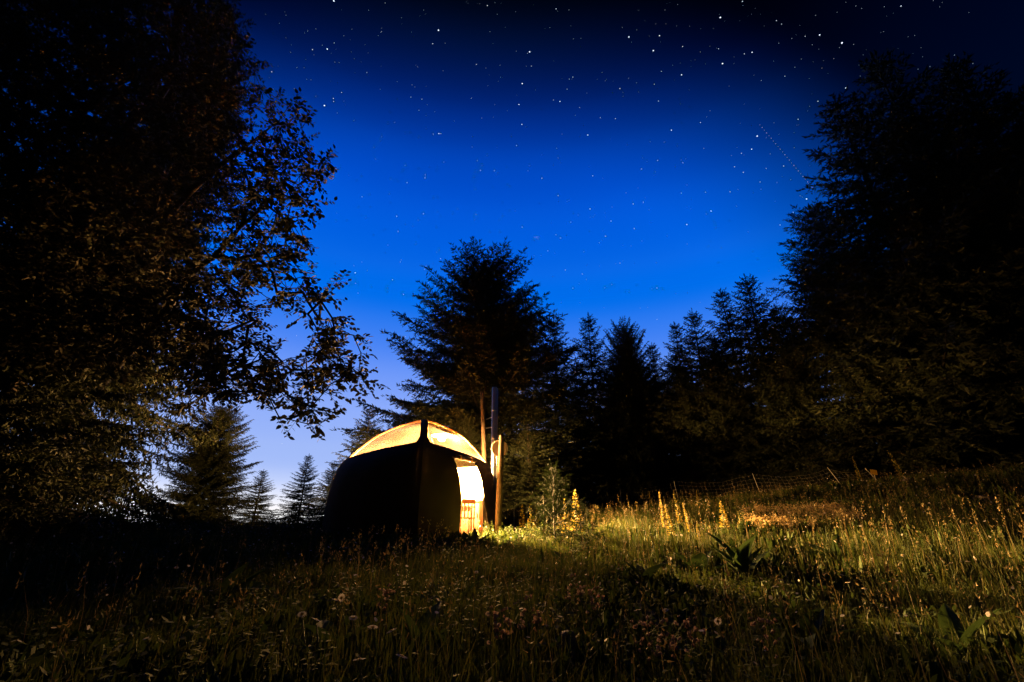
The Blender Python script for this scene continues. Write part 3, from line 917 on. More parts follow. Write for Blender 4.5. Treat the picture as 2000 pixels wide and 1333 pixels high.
hh = max(.25, float(sp_[2]) - gz(sp_[0], sp_[1]))
MB().tube([(0, 0, -.1), (0, 0, hh + .1)], .01, 6).build('stake', M['pole'], sg)
MB().box((0, -.016, hh), (.24, .008, .17), Matrix.Rotation(R(6), 3, 'Y')).build('plate', M['sign'], sg)

# ------------------------------------------------------------------ stones
def stone(loc, sc, seed, mat, label, rz=0):
    import bmesh
    bm = bmesh.new(); bmesh.ops.create_icosphere(bm, subdivisions=3, radius=1)
    r = random.Random(seed)
    ph = [r.uniform(0, 6) for _ in range(6)]
    for v in bm.verts:
        c_ = v.co
        k = 1 + .16 * math.sin(2.3 * c_.x + ph[0]) * math.sin(2.1 * c_.y + ph[1]) + .10 * math.sin(4.7 * c_.z + ph[2] + 3 * c_.x) + .06 * math.sin(7 * c_.y + ph[3])
        v.co = c_ * k
        if v.co.z > .55: v.co.z = .55 + (v.co.z - .55) * .3
    me = bpy.data.meshes.new('stone'); bm.to_mesh(me); bm.free()
    o = ob('stone', me, mat, None, loc, (0, 0, rz), sc)
    tag(o, label, 'stone')
for (a, b_, Y, sc, mt, lb, sd) in [(1790, 972, 13.2, (.65, .3, .16), 'stone', 'long flat pale stone in the grass at upper right of the meadow', 1), (1875, 963, 13.4, (.30, .22, .16), 'stone', 'rounded pale stone right of the long flat one', 2),
                              (1865, 950, 14.2, (.34, .22, .16), 'stone', 'pale stone just above the rounded stone near the forest edge', 3), (1945, 1038, 9.5, (.17, .13, .14), 'stone', 'lone small stone near the right edge of the meadow', 4),
                              (1112, 1275, 2.6, (.045, .04, .10), 'bstone', 'bluish upright stone in the dark foreground grass', 5)]:
    p = at(a, b_, Y)
    if Y < 3: p = ground_hit(a, 1300)
    z = gz(p[0], p[1])
    stone((p[0], p[1], z + sc[2] * (.35 if Y > 3 else .6)), sc, sd, M[mt], lb, sd * .7)

# ------------------------------------------------------------------ meadow plants
def leaf_mesh(seed, L_=1.0, Wd=.17, curl=.35, fold=.32):
    """broad pleated leaf along +X that rises and bends over"""
    nl, nw = 12, 6
    V_ = []
    for i in range(nl + 1):
        s = i / nl
        w_ = Wd * (math.sin(PI * min(1, s * .93 + .07) ** .75)) ** .85 + .012 * (1 - s)
        if s == 1: w_ = .002
        for j in range(nw + 1):
            u = j / nw * 2 - 1
            x = s * (1 - .12 * curl * s)
            z = -curl * s * s * .5 + fold * abs(u) * w_ + .010 * math.sin(u * 9) * (1 - s)
            V_.append((x, u * w_ * (1 - .2 * fold), z))
    F_ = [(i * (nw + 1) + j, (i + 1) * (nw + 1) + j, (i + 1) * (nw + 1) + j + 1, i * (nw + 1) + j + 1) for i in range(nl) for j in range(nw)]
    return pmesh('leaf', V_, F_, True)
LEAF = [leaf_mesh(1, curl=.6), leaf_mesh(2, Wd=.20, curl=1.0), leaf_mesh(3, Wd=.15, curl=.35, fold=.5)]
def rosette(px_, py_, size, nleaf, label, upr=.9, seed=0, Y=None):
    r = random.Random(seed)
    p = ground_hit(px_, py_) if Y is None else at(px_, py_, Y)
    z = gz(p[0], p[1])
    t_ = thing('broad_leaf_plant', label, 'plant', (p[0], p[1], z - .01), r.uniform(0, 6), 'broad-leaved plants in the meadow')
    for i in range(nleaf):
        a = i * 2.4 + r.uniform(-.3, .3); el = upr * r.uniform(.55, 1.2)
        el = min(el, 1.4)
        s = size * r.uniform(.75, 1.15)
        o = ob('leaf', LEAF[(i + seed) % 3], M['broad'], t_, (math.cos(a) * .02, math.sin(a) * .02, .01 + .012 * i))
        o.rotation_mode = 'ZYX'
        o.rotation_euler = (r.uniform(-.3, .3), -el, a)
        o.rotation_mode = 'XYZ'
        o.rotation_euler = (Matrix.Rotation(a, 3, 'Z') @ Matrix.Rotation(-el, 3, 'Y') @ Matrix.Rotation(r.uniform(-.3, .3), 3, 'X')).to_euler('XYZ')
        o.scale = (s, s, s)
    return t_
ROS = [(640, 1300, .23, 6, 'broad-leaved plant low at left foreground with one leaf tip catching light', .75), (820, 1305, .26, 6, 'broad-leaved plant in the centre foreground with upright pale-edged leaves', 1.0),
       (885, 1205, .30, 5, 'dark broad-leaved plant left of the bladder-like pink flowers', 1.0), (768, 1165, .30, 4, 'two-winged broad-leaved plant standing out against the lit grass', .95),
       (846, 1100, .30, 4, 'small broad-leaved plant in the lit grass below the doorway', 1.05), (925, 1080, .42, 8, 'lush broad-leaved plant right before the tent doorway', 1.05),
       (1105, 1125, .36, 5, 'broad-leaved plant in front of the young spruces', 1.1), (1455, 1150, .42, 12, 'tall dark broad-leaved plant in the middle of the right meadow', 1.25),
       (1368, 1140, .42, 6, 'dark broad-leaved plant left of the tall dark one', 1.15), (1795, 1200, .30, 8, 'wide broad-leaved plant in the right foreground', .9), (1570, 1280, .32, 6, 'broad-leaved plant low in the right foreground', .9),
       (900, 1320, .22, 5, 'broad-leaved plant at the bottom centre edge', .8), (1260, 1150, .34, 5, 'broad-leaved plant in the dark strip right of the young spruces', 1.0), (1880, 1300, .3, 6, 'dim broad-leaved plant at bottom right', .9),
       (420, 1190, .36, 6, 'dim broad-leaved plant in the dark left meadow', .9), (1640, 1110, .36, 5, 'broad-leaved plant below the pale blossom patch', 1.1)]
for i, (a, b_, s, n_, lb, up_) in enumerate(ROS):
    rosette(a, b_, s, n_, lb, up_, i)

# yellow flower spikes
def spike_mesh(seed, dense=1.0):
    r = np.random.default_rng(seed)
    A_, D_ = [], []
    nw = 15
    for w in range(nw):
        k = w / (nw - 1)
        z = .28 + .72 * k
        rr_ = .115 * (1 - k) ** .8 + .022
        for j in range(int(14 * dense * (1 - .5 * k))):
            a = r.uniform(0, 2 * PI)
            A_.append([.2 * rr_ * math.cos(a), .2 * rr_ * math.sin(a), z + r.normal(0, .008)])
            D_.append([rr_ * math.cos(a), rr_ * math.sin(a), r.uniform(.005, .045)])
    A_, D_ = np.array(A_), np.array(D_)
    l = np.linalg.norm(D_, axis=1, keepdims=True); fw = D_ / l
    wd = norm(np.cross(fw, r.normal(0, 1, A_.shape)))
    w_ = .016
    V_ = np.stack([A_, A_ + D_ * .6 + wd * w_, A_ + D_, A_ + D_ * .6 - wd * w_], 1).reshape(-1, 3)
    return mesh('blossom', V_, np.arange(len(V_)).reshape(-1, 4))
SPK = [spike_mesh(1), spike_mesh(2, .7), spike_mesh(3, 1.3)]
stem_me = MB().tube([(0, 0, 0), (.006, .004, .5), (0, 0, 1.0)], [.014, .010, .004], 6).mesh('stem', True)
def spike(px_, ytop, Y, label, lean=0.0, wid=1.0, k=0):
    if Y < 11.5 and px_ > 1080: Y = Y * .80
    tp = at(px_, ytop, Y)
    z = gz(tp[0], tp[1])
    h_ = max(.35, float(tp[2]) - z)
    t_ = thing('flower_spike', label, 'flower', (tp[0] - lean * h_, tp[1], z - .02), k * 1.1, 'yellow flower spikes in the meadow')
    t_.rotation_euler = (0, math.atan(lean), 0)
    ob('stem', stem_me, M['stemg'], t_, sc=(1, 1, h_))
    wid = wid * .72
    ob('blossom', SPK[k % 3], M['bloom'], t_, sc=(wid * h_, wid * h_, h_))
    for i in range(5):
        a = i * 2.5 + k
        o = ob('leaf', LEAF[i % 3], M['broad'], t_, (0, 0, h_ * (.03 + .07 * i)))
        o.rotation_euler = (Matrix.Rotation(a, 3, 'Z') @ Matrix.Rotation(-.8, 3, 'Y')).to_euler('XYZ')
        s = h_ * (.34 - .04 * i); o.scale = (s, s, s)
SPIKES = [(1123, 957, 11.2, 'bright yellow flower spike rising behind the low young spruce', 0, 1.3), (1102, 975, 11.0, 'small yellow flower spike left of the bright one by the young spruce', 0, .9),
      (1287, 962, 10.5, 'thin yellow flower spike, leftmost of the group before the fence', -.06, .55), (1299, 985, 9.6, 'full yellow flower spike just below the thin one in the group', -.10, .9),
      (1316, 965, 11.0, 'yellow flower spike beside the first white fence post', -.12, .8), (1333, 982, 9.8, 'leaning yellow flower spike right of the first white fence post', -.18, .8),
      (1407, 978, 10.0, 'thickest yellow flower spike standing alone in the lit meadow', 0, 1.5), (1443, 1008, 9.6, 'short yellow flower spike right of the thickest one', 0, .8),
      (1362, 1032, 8.4, 'short yellow flower spike in the lit grass below the fence', 0, .9), (1665, 893, 16, 'dim thin flower spike at the right end of the fence', -.05, .7),
      (1733, 878, 15.5, 'tall dim flower spike leaning above the meadow edge', -.25, .8), (1360, 958, 17, 'faint flower spike behind the netting between the posts', 0, .9),
      (1432, 958, 17, 'faint flower spike behind the netting near the second post', 0, .9), (1917, 1013, 8.4, 'dim leaning flower spike near the right edge of the meadow', -.45, 1.2),
      (1268, 962, 18, 'faint flower spike left of the group before the dark forest gap', 0, .7), (1020, 985, 12.5, 'yellow flower spike by the short netting right of the tent post', 0, 1.2),
      (1036, 985, 12.2, 'yellow flower spike right beside the short netting', 0, 1.3), (1048, 990, 12.3, 'low yellow flower spike left of the taller young spruce', 0, 1.0),
      (1270, 1040, 7.6, 'low pale yellow flower spike in the brightest grass', -.1, 1.2)]
for i, (a, b_, Y, lb, ln_, w_) in enumerate(SPIKES):
    spike(a, b_, Y, lb, ln_, w_, i)

# daisies
def daisy_parts():
    V_, F_ = [], []
    for i in range(16):
        a = 2 * PI * i / 16
        c_, s_ = math.cos(a), math.sin(a); q_ = (-s_, c_)
        b0_ = len(V_)
        V_ += [(c_ * .2, s_ * .2, 0), (c_ * .65 + q_[0] * .13, s_ * .65 + q_[1] * .13, .05), (c_, s_, -.03), (c_ * .65 - q_[0] * .13, s_ * .65 - q_[1] * .13, .05)]
        F_.append((b0_, b0_ + 1, b0_ + 2, b0_ + 3))
    pet = pmesh('petals', V_, F_)
    ds = MB().lathe([(.34, -.02), (.32, .08), (.2, .14), (.001, .16)], n=12).mesh('disc', True)
    return pet, ds
PET, DSC = daisy_parts()
dstem = MB().tube([(0, 0, 0), (.03, .01, .5), (0, 0, 1)], [.0035, .003, .002], 5).mesh('daisy_stem', True)
def daisy(px_, py_, Y, label, tilt, k, rad=.019):
    p = at(px_, py_, Y)
    z = gz(p[0], p[1])
    h_ = float(p[2]) - z
    if h_ < .12: h_ = .12
    t_ = thing('daisy', label, 'flower', (p[0], p[1], z), 0, 'white daisies in the meadow')
    ob('stem', dstem, M['stemg'], t_, sc=(1, 1, h_))
    rot = (Matrix.Rotation(k * 1.7, 3, 'Z') @ Matrix.Rotation(tilt, 3, 'X')).to_euler('XYZ') if tilt < 1 else (tilt, 0, k * .3)
    ob('petals', PET, M['petal'], t_, (0, 0, h_), rot, rad)
    ob('disc', DSC, M['disc'], t_, (0, 0, h_), rot, rad)
def hitY(a, b_, up_=.2):
    # distance at which the ray runs up_ metres above the ground
    d_ = ray(a, b_); t_ = np.linspace(1.2, 40, 4000) / d_[1]
    Pq = np.array([0, 0, CAMZ]) + t_[:, None] * d_
    k = Pq[:, 2] < g(Pq[:, 0], Pq[:, 1]) + up_
    return float(Pq[int(np.argmax(k)), 1]) if k.any() else 12.0
DA = [(667, 1168, 'wide open daisy facing the viewer in the dark left meadow', 1.25), (655, 1172, 'daisy seen from the side just left of the wide open one', .3), (345, 1109, 'lone daisy in the black grass at far left', .6),
      (1839, 1094, 'daisy facing the viewer, left of a pair at right', 1.3), (1904, 1091, 'daisy facing the viewer, right of a pair at right', 1.3), (1890, 1097, 'side-on daisy just left of the right-hand open daisy', .3),
      (1857, 1100, 'side-on daisy between the pair at right', .2), (828, 1074, 'small daisy in the lit grass left of the doorway', .4), (628, 1084, 'flat daisy in the grass left of the tent front', .2),
      (695, 1060, 'daisy against the dark lower wall of the tent', .6), (1402, 1214, 'daisy facing the viewer low in the middle right meadow', 1.2), (930, 1118, 'daisy in the grass near the post foot', .5),
      (1015, 1135, 'side-on daisy in front of the wooden post', .3), (728, 1225, 'drooping daisy in the centre foreground', .5), (765, 1232, 'pale drooping daisy right of the drooping one', .4),
      (690, 1207, 'faint daisy above the drooping pair', .3), (617, 1210, 'faint daisy in the left foreground grass', .4), (1245, 1192, 'pale daisy in the black strip of grass', .3), (1300, 1192, 'second pale daisy in the black strip of grass', .3),
      (1525, 1132, 'side-on daisy below the blossom patch', .25), (1515, 1146, 'lower side-on daisy below the blossom patch', .25), (1655, 1138, 'flat daisy in the right meadow', .2), (1688, 1150, 'flat daisy lower in the right meadow', .2),
      (1820, 1078, 'small daisy above the right-hand pair', .4), (1865, 1051, 'small daisy high in the right meadow', .4), (1240, 1095, 'daisy in the bright grass right of the young spruce', .4),
      (590, 1200, 'dim daisy at left foreground', .5), (785, 1282, 'yellow-centred dim daisy in the foreground', .3), (702, 1288, 'low dim daisy in the foreground', .3), (1763, 1085, 'reddish-lit daisy left of the right-hand pair', .7)]
for i, (a, b_, lb, tl_) in enumerate(DA):
    daisy(a, b_, hitY(a, b_, .24), lb, tl_, i)

# pink bladder-flowers: loose panicles
def campion_mesh(seed):
    r = np.random.default_rng(seed); wood = Acc()
    c_ = []
    for i in range(4):
        a = r.uniform(0, 2 * PI); tip = np.array([.05 * math.cos(a), .05 * math.sin(a), .34 - r.uniform(0, .10)])
        mid = np.array([0.015 * math.cos(a), .015 * math.sin(a), .18])
        v, f = tubes_np(np.array([[0, 0, 0.0], mid]), np.array([mid, tip]), np.array([.0022, .0018]), np.array([.0018, .001]), 4); wood.add(v, f)
        for j in range(6):
            q = tip + r.normal(0, 1, 3) * np.array([.020, .020, .030]); c_.append(q)
            v, f = tubes_np((tip - np.array([0, 0, .05]))[None], q[None], np.array([.001]), np.array([.0006]), 3); wood.add(v, np.concatenate([f]) )
    mb = MB()
    for p in c_:
        s = r.uniform(.7, 1.2) * .0065
        pr = [(.2 * s, -1.4 * s), (.9 * s, -.6 * s), (1.0 * s, .3 * s), (.55 * s, 1.1 * s), (1.35 * s, 1.7 * s)]
        b0_ = len(mb.V)
        mb.lathe(pr, (0, 0, 0), 7)
        Rt = Matrix.Rotation(r.uniform(0, 6), 3, 'Z') @ Matrix.Rotation(r.uniform(.4, 1.6), 3, 'X')
        mb.V[b0_:] = [tuple(Rt @ Vector(v) + Vector(p)) for v in mb.V[b0_:]]
    return mesh('campion_stems', *wood.get()), mb.mesh('campion_bells', True)
CA = [campion_mesh(1), campion_mesh(2), campion_mesh(3)]
for i, (a, b_, lb) in enumerate([(1122, 1160, 'pinkish bladder-flower plant in the dark foreground, left of two'), (1167, 1185, 'pinkish bladder-flower plant in the dark foreground, right of two'), (1262, 1235, 'loose pink flower plant low in the dark foreground'),
                                 (1300, 1265, 'pink flower plant right beside the loose low one'), (1360, 1255, 'faint pink flower plant at the edge of the dark strip'), (758, 1170, 'small pink flower plant below the two-winged leaf plant'),
                                 (1035, 1215, 'faint pink flowers in the dark centre foreground'), (985, 1250, 'dim pink flower plant at bottom centre'), (1500, 1230, 'faint pink flower plant in the right foreground')]):
    Y = max(2.0, hitY(a, b_, .22)); p = at(a, b_, Y); z = gz(p[0], p[1]); h_ = max(.25, float(p[2]) - z)
    t_ = thing('pink_flower', lb, 'flower', (p[0], p[1], z), i * 2.1, 'pink bladder flowers in the foreground')
    h_ = max(.8, h_ / .30)
    ob('stems', CA[i % 3][0], M['stemg'], t_, sc=h_); bl = ob('bells', CA[i % 3][1], M['pink'], t_, sc=h_); bl['kind'] = 'stuff'

# ------------------------------------------------------------------ grass and ground cover
def scatter(n_, r0, r1, seed, power=1.0, half=62):
    r = np.random.default_rng(seed)
    rad = np.sqrt(r.uniform(r0 ** 2, r1 ** 2, n_)) if power == 1 else r0 + (r1 - r0) * r.random(n_) ** power
    a = np.radians(r.uniform(-half, half, n_))
    x, y = rad * np.sin(a), rad * np.cos(a)
    d = np.hypot((x - TX) / 1.12, y - TY)
    inside = np.zeros(n_, bool)
    poly = [tuple(c_ * 1.12 + np.array([TX, TY])) for c_ in CORN]
    inside = in_poly(np.stack([x, y], 1), poly)
    k = ~inside
    return x[k], y[k], r
def fbm(x, y):
    return (np.sin(1.3 * x + 1.1 * np.sin(.9 * y)) * np.sin(1.1 * y + .8 * np.sin(1.2 * x)) + .5 * np.sin(3.1 * x + 1.3 * y) * np.sin(2.7 * y - 1.1 * x + 2)) / 1.5
def blades(name, n_, r0, r1, seed, hmin, hmax, wid, seg, parent=None, mat='grass', lean=.35, bunch=True):
    x, y, r = scatter(n_, r0, r1, seed)
    f = fbm(x, y)
    if bunch:
        k = r.random(len(x)) < .55 + .45 * f + .15
        x, y, f = x[k], y[k], f[k]
    m = len(x)
    h_ = (hmin + (hmax - hmin) * r.random(m) ** 1.5) * (1 + .35 * f)
    a = r.uniform(0, 2 * PI, m); ln_ = r.normal(0, lean, m)
    dirx, diry = np.cos(a), np.sin(a)
    wx, wy = -diry, dirx
    fa = r.uniform(0, 2 * PI, m); wx, wy = np.cos(fa), np.sin(fa)
    dt = np.hypot(x - TX, y - TY)
    near_t = (1 - sstep(3.5, 6.5, dt)) * (1 - sstep(-.2, 1.5, x))
    h_ = h_ * (1 - .55 * near_t)
    if mat == 'straw':
        h_ = h_ * (1 - .5 * (1 - sstep(4.5, 9.0, dt)) * (1 - sstep(-.2, 1.5, x)))
    z = g(x, y) - .01
    ws = wid * r.uniform(.6, 1.4, m)
    cols = []
    for s in range(seg):
        t_ = s / seg
        off = ln_ * h_ * t_ ** 1.8; zz = z + h_ * t_ * (1 - .18 * np.abs(ln_) * t_)
        w_ = ws * (1 - .55 * t_) * .5
        cx, cy = x + dirx * off, y + diry * off
        cols.append(np.stack([cx - wx * w_, cy - wy * w_, zz], 1)); cols.append(np.stack([cx + wx * w_, cy + wy * w_, zz], 1))
    off = ln_ * h_
    cols.append(np.stack([x + dirx * off, y + diry * off, z + h_ * (1 - .18 * np.abs(ln_))], 1))
    V_ = np.stack(cols, 1); nv = V_.shape[1]
    tri = []
    for s in range(seg - 1):
        a0 = 2 * s
        tri += [[a0, a0 + 1, a0 + 3], [a0, a0 + 3, a0 + 2]]
    tri.append([2 * seg - 2, 2 * seg - 1, 2 * seg])
    F_ = (np.array(tri)[None] + (np.arange(m) * nv)[:, None, None]).reshape(-1, 3)
    return V_.reshape(-1, 3), F_
acc = Acc()
acc.add(*blades('g', 90000, 1.0, 5.0, 41, .06, .23, .0050, 3))
acc.add(*blades('g', 150000, 4.5, 10.5, 42, .08, .31, .0075, 2))
acc.add(*blades('g', 150000, 9.5, 19.0, 43, .10, .34, .012, 2))
acc.add(*blades('g', 70000, 18, 30.0, 44, .14, .36, .022, 1))
gr = ob('grass', mesh('grass', *acc.get()), M['grass'])
tag(gr, 'long meadow grass covering the slope', 'grass', kind='stuff')
# dry stalks with seed heads
acc = Acc()
def stalks(n_, r0, r1, seed, hmin, hmax, wid):
    V_, F_ = blades('s', n_, r0, r1, seed, hmin, hmax, wid, 2, lean=.16, mat='straw')
    acc.add(V_, F_)
    tips = V_.reshape(-1, 5, 3)[:, 4]
    r = np.random.default_rng(seed + 1)
    m = len(tips)
    for k in range(7):
        c_ = tips + r.normal(0, 1, (m, 3)) * np.array([.009, .009, .012]) - np.array([0, 0, .012 * k])
        d_ = norm(r.normal(0, .6, (m, 3)) + np.array([0, 0, 1.0])) * (.022 * r.uniform(.6, 1.3, (m, 1))); w_ = norm(np.cross(d_, r.normal(0, 1, (m, 3)))) * .004 * (wid / .003)
        acc.add(np.stack([c_ - w_, c_ + w_, c_ + d_], 1).reshape(-1, 3), np.arange(m * 3).reshape(-1, 3))
stalks(650, 1.6, 5.5, 51, .25, .50, .0028)
stalks(2200, 5.0, 12.0, 52, .30, .62, .004)
stalks(3000, 11, 20.0, 53, .25, .50, .007)
st = ob('dry_grass_stalks', mesh('dry_grass_stalks', *acc.get()), M['straw'])
tag(st, 'straw-coloured flowering grass stalks among the meadow grass', 'grass', kind='stuff')
# low herb leaves
def herbs(n_, r0, r1, seed, size):
    x, y, r = scatter(n_, r0, r1, seed)
    k = r.random(len(x)) < .6 - .5 * fbm(x + 3, y)
    x, y = x[k], y[k]; m = len(x)
    p = np.stack([x, y, g(x, y) + r.uniform(.02, .16, m)], 1)
    fw = norm(r.normal(0, 1, (m, 3)) * np.array([1, 1, .5]) + np.array([0, 0, .35])); wd = norm(np.cross(fw, np.array([0, 0, 1.0]) + r.normal(0, .5, (m, 3))))
    l = (size * r.uniform(.6, 1.6, m))[:, None]
    V_ = np.stack([p, p + fw * l * .45 + wd * l * .24, p + fw * l, p + fw * l * .45 - wd * l * .24], 1).reshape(-1, 3)
    return V_, np.arange(m * 4).reshape(-1, 4)
acc = Acc()
acc.add(*herbs(26000, 1.0, 5.5, 61, .034)); acc.add(*herbs(30000, 5, 12, 62, .05)); acc.add(*herbs(20000, 11, 22, 63, .08))
def tufts(n_, r0, r1, seed, per, lmin, lmax):
    x, y, r = scatter(n_, r0, r1, seed)
    m = len(x)
    idx = np.repeat(np.arange(m), per); q = len(idx)
    s_ = r.uniform(.6, 1.25, m)[idx]
    p = np.stack([x[idx] + r.normal(0, .015, q), y[idx] + r.normal(0, .015, q), g(x, y)[idx] + .01], 1)
    a = r.uniform(0, 2 * PI, q); el = r.uniform(.35, 1.3, q)
    fw = np.stack([np.cos(a) * np.cos(el), np.sin(a) * np.cos(el), np.sin(el)], 1)
    wd = np.stack([-np.sin(a), np.cos(a), np.zeros(q)], 1); nr_ = np.cross(wd, fw)
    l = (r.uniform(lmin, lmax, q) * s_)[:, None]; w_ = l * .13
    V_ = np.stack([p, p + fw * l * .4 + wd * w_ + nr_ * l * .02, p + fw * l * .75 + wd * w_ * .8 - nr_ * l * .06, p + fw * l * .97 - nr_ * l * .20,
                   p + fw * l * .75 - wd * w_ * .8 - nr_ * l * .06, p + fw * l * .4 - wd * w_ + nr_ * l * .02], 1).reshape(-1, 3)
    o6 = (np.arange(q) * 6)[:, None, None]
    return V_, (np.array([[[0, 1, 2, 3], [0, 3, 4, 5]]]) + o6).reshape(-1, 4)
acc.add(*tufts(1700, 1.6, 6, 65, 13, .05, .14)); acc.add(*tufts(3600, 5.5, 13, 66, 13, .09, .22)); acc.add(*tufts(900, 12, 19, 67, 10, .15, .30))
def weeds(n_, r0, r1, seed, hmin, hmax, leaf):
    x, y, r = scatter(n_, r0, r1, seed)
    k = r.random(len(x)) < .45 + .6 * fbm(x * .7 + 5, y * .7)
    x, y = x[k], y[k]; m = len(x)
    h_ = r.uniform(hmin, hmax, m); a0 = r.uniform(0, 2 * PI, m); ln_ = r.normal(0, .22, m); la = r.uniform(0, 2 * PI, m)
    b0_ = np.stack([x, y, g(x, y) - .01], 1)
    tip = b0_ + np.stack([np.cos(la) * ln_ * h_, np.sin(la) * ln_ * h_, h_], 1)
    wv_ = np.full((m, 1), leaf * .05) * np.array([[1.0, 0, 0]])
    out = [(np.stack([b0_ - wv_, b0_ + wv_, tip + wv_ * .5, tip - wv_ * .5], 1).reshape(-1, 3), np.arange(m * 4).reshape(-1, 4))]
    for q in range(9):
        f_ = .18 + .82 * q / 8
        for sd_ in (0, PI):
            a = a0 + q * 1.57 + sd_ + r.normal(0, .25, m)
            p = b0_ + (tip - b0_) * f_
            el = r.uniform(-.15, .55, m)
            fw = np.stack([np.cos(a) * np.cos(el), np.sin(a) * np.cos(el), np.sin(el)], 1); wd = np.stack([-np.sin(a), np.cos(a), np.zeros(m)], 1)
            l = (leaf * (1.15 - .65 * f_) * r.uniform(.7, 1.3, m))[:, None]
            out.append((np.stack([p, p + fw * l * .45 + wd * l * .27, p + fw * l - np.array([0, 0, 1.0]) * l * .22, p + fw * l * .45 - wd * l * .27], 1).reshape(-1, 3), np.arange(m * 4).reshape(-1, 4)))
    return out
for sp in ((700, 1.8, 5.5, 68, .10, .26, .055), (2400, 5, 12, 69, .14, .40, .085), (1800, 11, 18, 70, .2, .5, .12)):
    for v, f in weeds(*sp): acc.add(v, f)
hb = ob('low_herbs', mesh('low_herbs', *acc.get()), M['cover'])
tag(hb, 'small-leaved herbs growing between the grass', 'plants', kind='stuff')
# tiny white flowers all over the slope
def specks(n_, r0, r1, seed, size, hmin, hmax, xr=None):
    x, y, r = scatter(n_, r0, r1, seed)
    m = len(x)
    p = np.stack([x, y, g(x, y) + r.uniform(hmin, hmax, m)], 1)
    u = norm(r.normal(0, 1, (m, 3)) * np.array([1, 1, .35])); n2 = norm(np.array([0, 0, 1.0]) + r.normal(0, .5, (m, 3))); u = norm(np.cross(n2, u)); v = np.cross(n2, u)
    s = (size * r.uniform(.5, 1.4, m))[:, None]
    V_ = np.stack([p + (u * math.cos(a) + v * math.sin(a)) * s for a in np.linspace(0, 2 * PI, 7)[:6]], 1).reshape(-1, 3)
    return V_, np.arange(m * 6).reshape(-1, 6)
acc = Acc()
acc.add(*specks(260, 2.0, 6, 71, .009, .12, .28)); acc.add(*specks(420, 6, 12, 72, .013, .15, .32)); acc.add(*specks(900, 12, 21, 73, .019, .2, .38))
fl = ob('tiny_white_flowers', mesh('tiny_white_flowers', *acc.get()), M['petal'])
tag(fl, 'scattered tiny white meadow flowers', 'flowers', kind='stuff')
# pale blossom patch in the right meadow
r = np.random.default_rng(81)
acc = Acc()
cs = []
while len(cs) < 260:
    a, b_ = r.uniform(1465, 1710), r.uniform(1035, 1092)
    yc = 1052 + .10 * (a - 1465)
    if abs(b_ - yc) < 24 * r.uniform(.4, 1.2) and not (a > 1640 and r.random() < .4): cs.append((a, b_))
for a, b_ in cs:
    Y = 8.0 + r.uniform(-.7, 1.3)
    p = at(a, b_, Y); p[2] = max(p[2], gz(p[0], p[1]) + .18)
    m = 26
    c_ = p + r.normal(0, 1, (m, 3)) * np.array([.05, .05, .045])
    fw = norm(r.normal(0, 1, (m, 3))) * .018; wd = norm(np.cross(fw, r.normal(0, 1, (m, 3)))) * .007
    acc.add(np.stack([c_ - fw, c_ + wd, c_ + fw, c_ - wd], 1).reshape(-1, 3), np.arange(m * 4).reshape(-1, 4))
    bse = np.array([[p[0] + r.normal(0, .02), p[1], gz(p[0], p[1])]])
    v, f = tubes_np(bse, p[None], np.array([.003]), np.array([.0015]), 3); acc.add(v, f)
bpch = ob('blossom_patch', mesh('blossom_patch', *acc.get()), M['cream'])
tag(bpch, 'frothy patch of cream blossoms in the right meadow', 'flowers', kind='stuff')

# ------------------------------------------------------------------ stars
star_d = []
c1 = [(505, 5, 3), (1255, 28, 2), (1016, 148, 3), (988, 214, 2), (473, 240, 2.6), (507, 210, 1.4), (738, 155, 1.2), (202, 351, 1.8), (1461, 254, 3), (1450, 261, 1.2), (1425, 409, 2.8), (1409, 511, 2.2), (1201, 315, 1.6), (1672, 377, 1.8), (1655, 387, 1.4), (1946, 181, 2.4),
      (1577, 489, 1.6), (1609, 496, 2.2), (1902, 433, 2), (459, 516, 2.8), (543, 452, 1.6), (504, 496, 1.4), (881, 475, 1.4), (935, 485, 1.6), (921, 540, 1.4), (1176, 480, 1.4), (1423, 608, 2.2), (1397, 711, 1.8), (1745, 660, 2.4), (1806, 575, 1.5), (1880, 580, 1.8), (991, 655, 1.6),
      (1018, 653, 2.2), (1028, 653, 1.8), (853, 808, 1.4), (950, 869, 2), (952, 854, 1.4), (1206, 785, 1.5), (1289, 834, 1.7), (1521, 871, 2), (1769, 859, 2), (643, 961, 1.6), (943, 1045, 1.7), (811, 1056, 1.5), (1199, 1047, 1.6), (1757, 1021, 2), (1859, 1080, 1.8), (1425, 1110, 1.8), (1967, 997, 1.8), (1644, 436, 1.4), (1705, 525, 1.4)]
star_d += [(450 + a / 2.5, b_ / 2.5, s) for a, b_, s in c1]
c2 = [(517, 86, 3.2), (625, 7, 2), (220, 175, 2.2), (190, 248, 2.8), (70, 181, 2.2), (333, 228, 1.9), (508, 239, 1.6), (528, 311, 2.8), (672, 256, 2.2), (328, 366, 2.4), (1002, 171, 2.4), (1111, 210, 3.2), (1131, 430, 3.2), (994, 495, 1.9), (832, 373, 1.5), (215, 494, 1.9), (195, 412, 1.6), (420, 599, 1.8), (278, 636, 2.2),
      (697, 665, 2.8), (670, 729, 2.2), (620, 749, 1.7), (586, 815, 1.9), (629, 842, 2), (211, 784, 1.7), (132, 826, 1.7), (565, 937, 1.8), (327, 944, 1.8), (445, 939, 1.5), (472, 1031, 2.2), (354, 1097, 2.2), (142, 988, 1.8), (92, 996, 1.8), (938, 972, 2.6), (809, 1099, 1.8), (873, 1037, 1.5), (897, 583, 1.8), (1186, 534, 2.2), (26, 433, 1.8), (229, 349, 1.6), (1399, 30, 2), (816, 118, 1.3), (711, 889, 1.5), (741, 823, 1.3)]
star_d += [(1200 + a / 2.5, b_ / 2.5, s) for a, b_, s in c2]
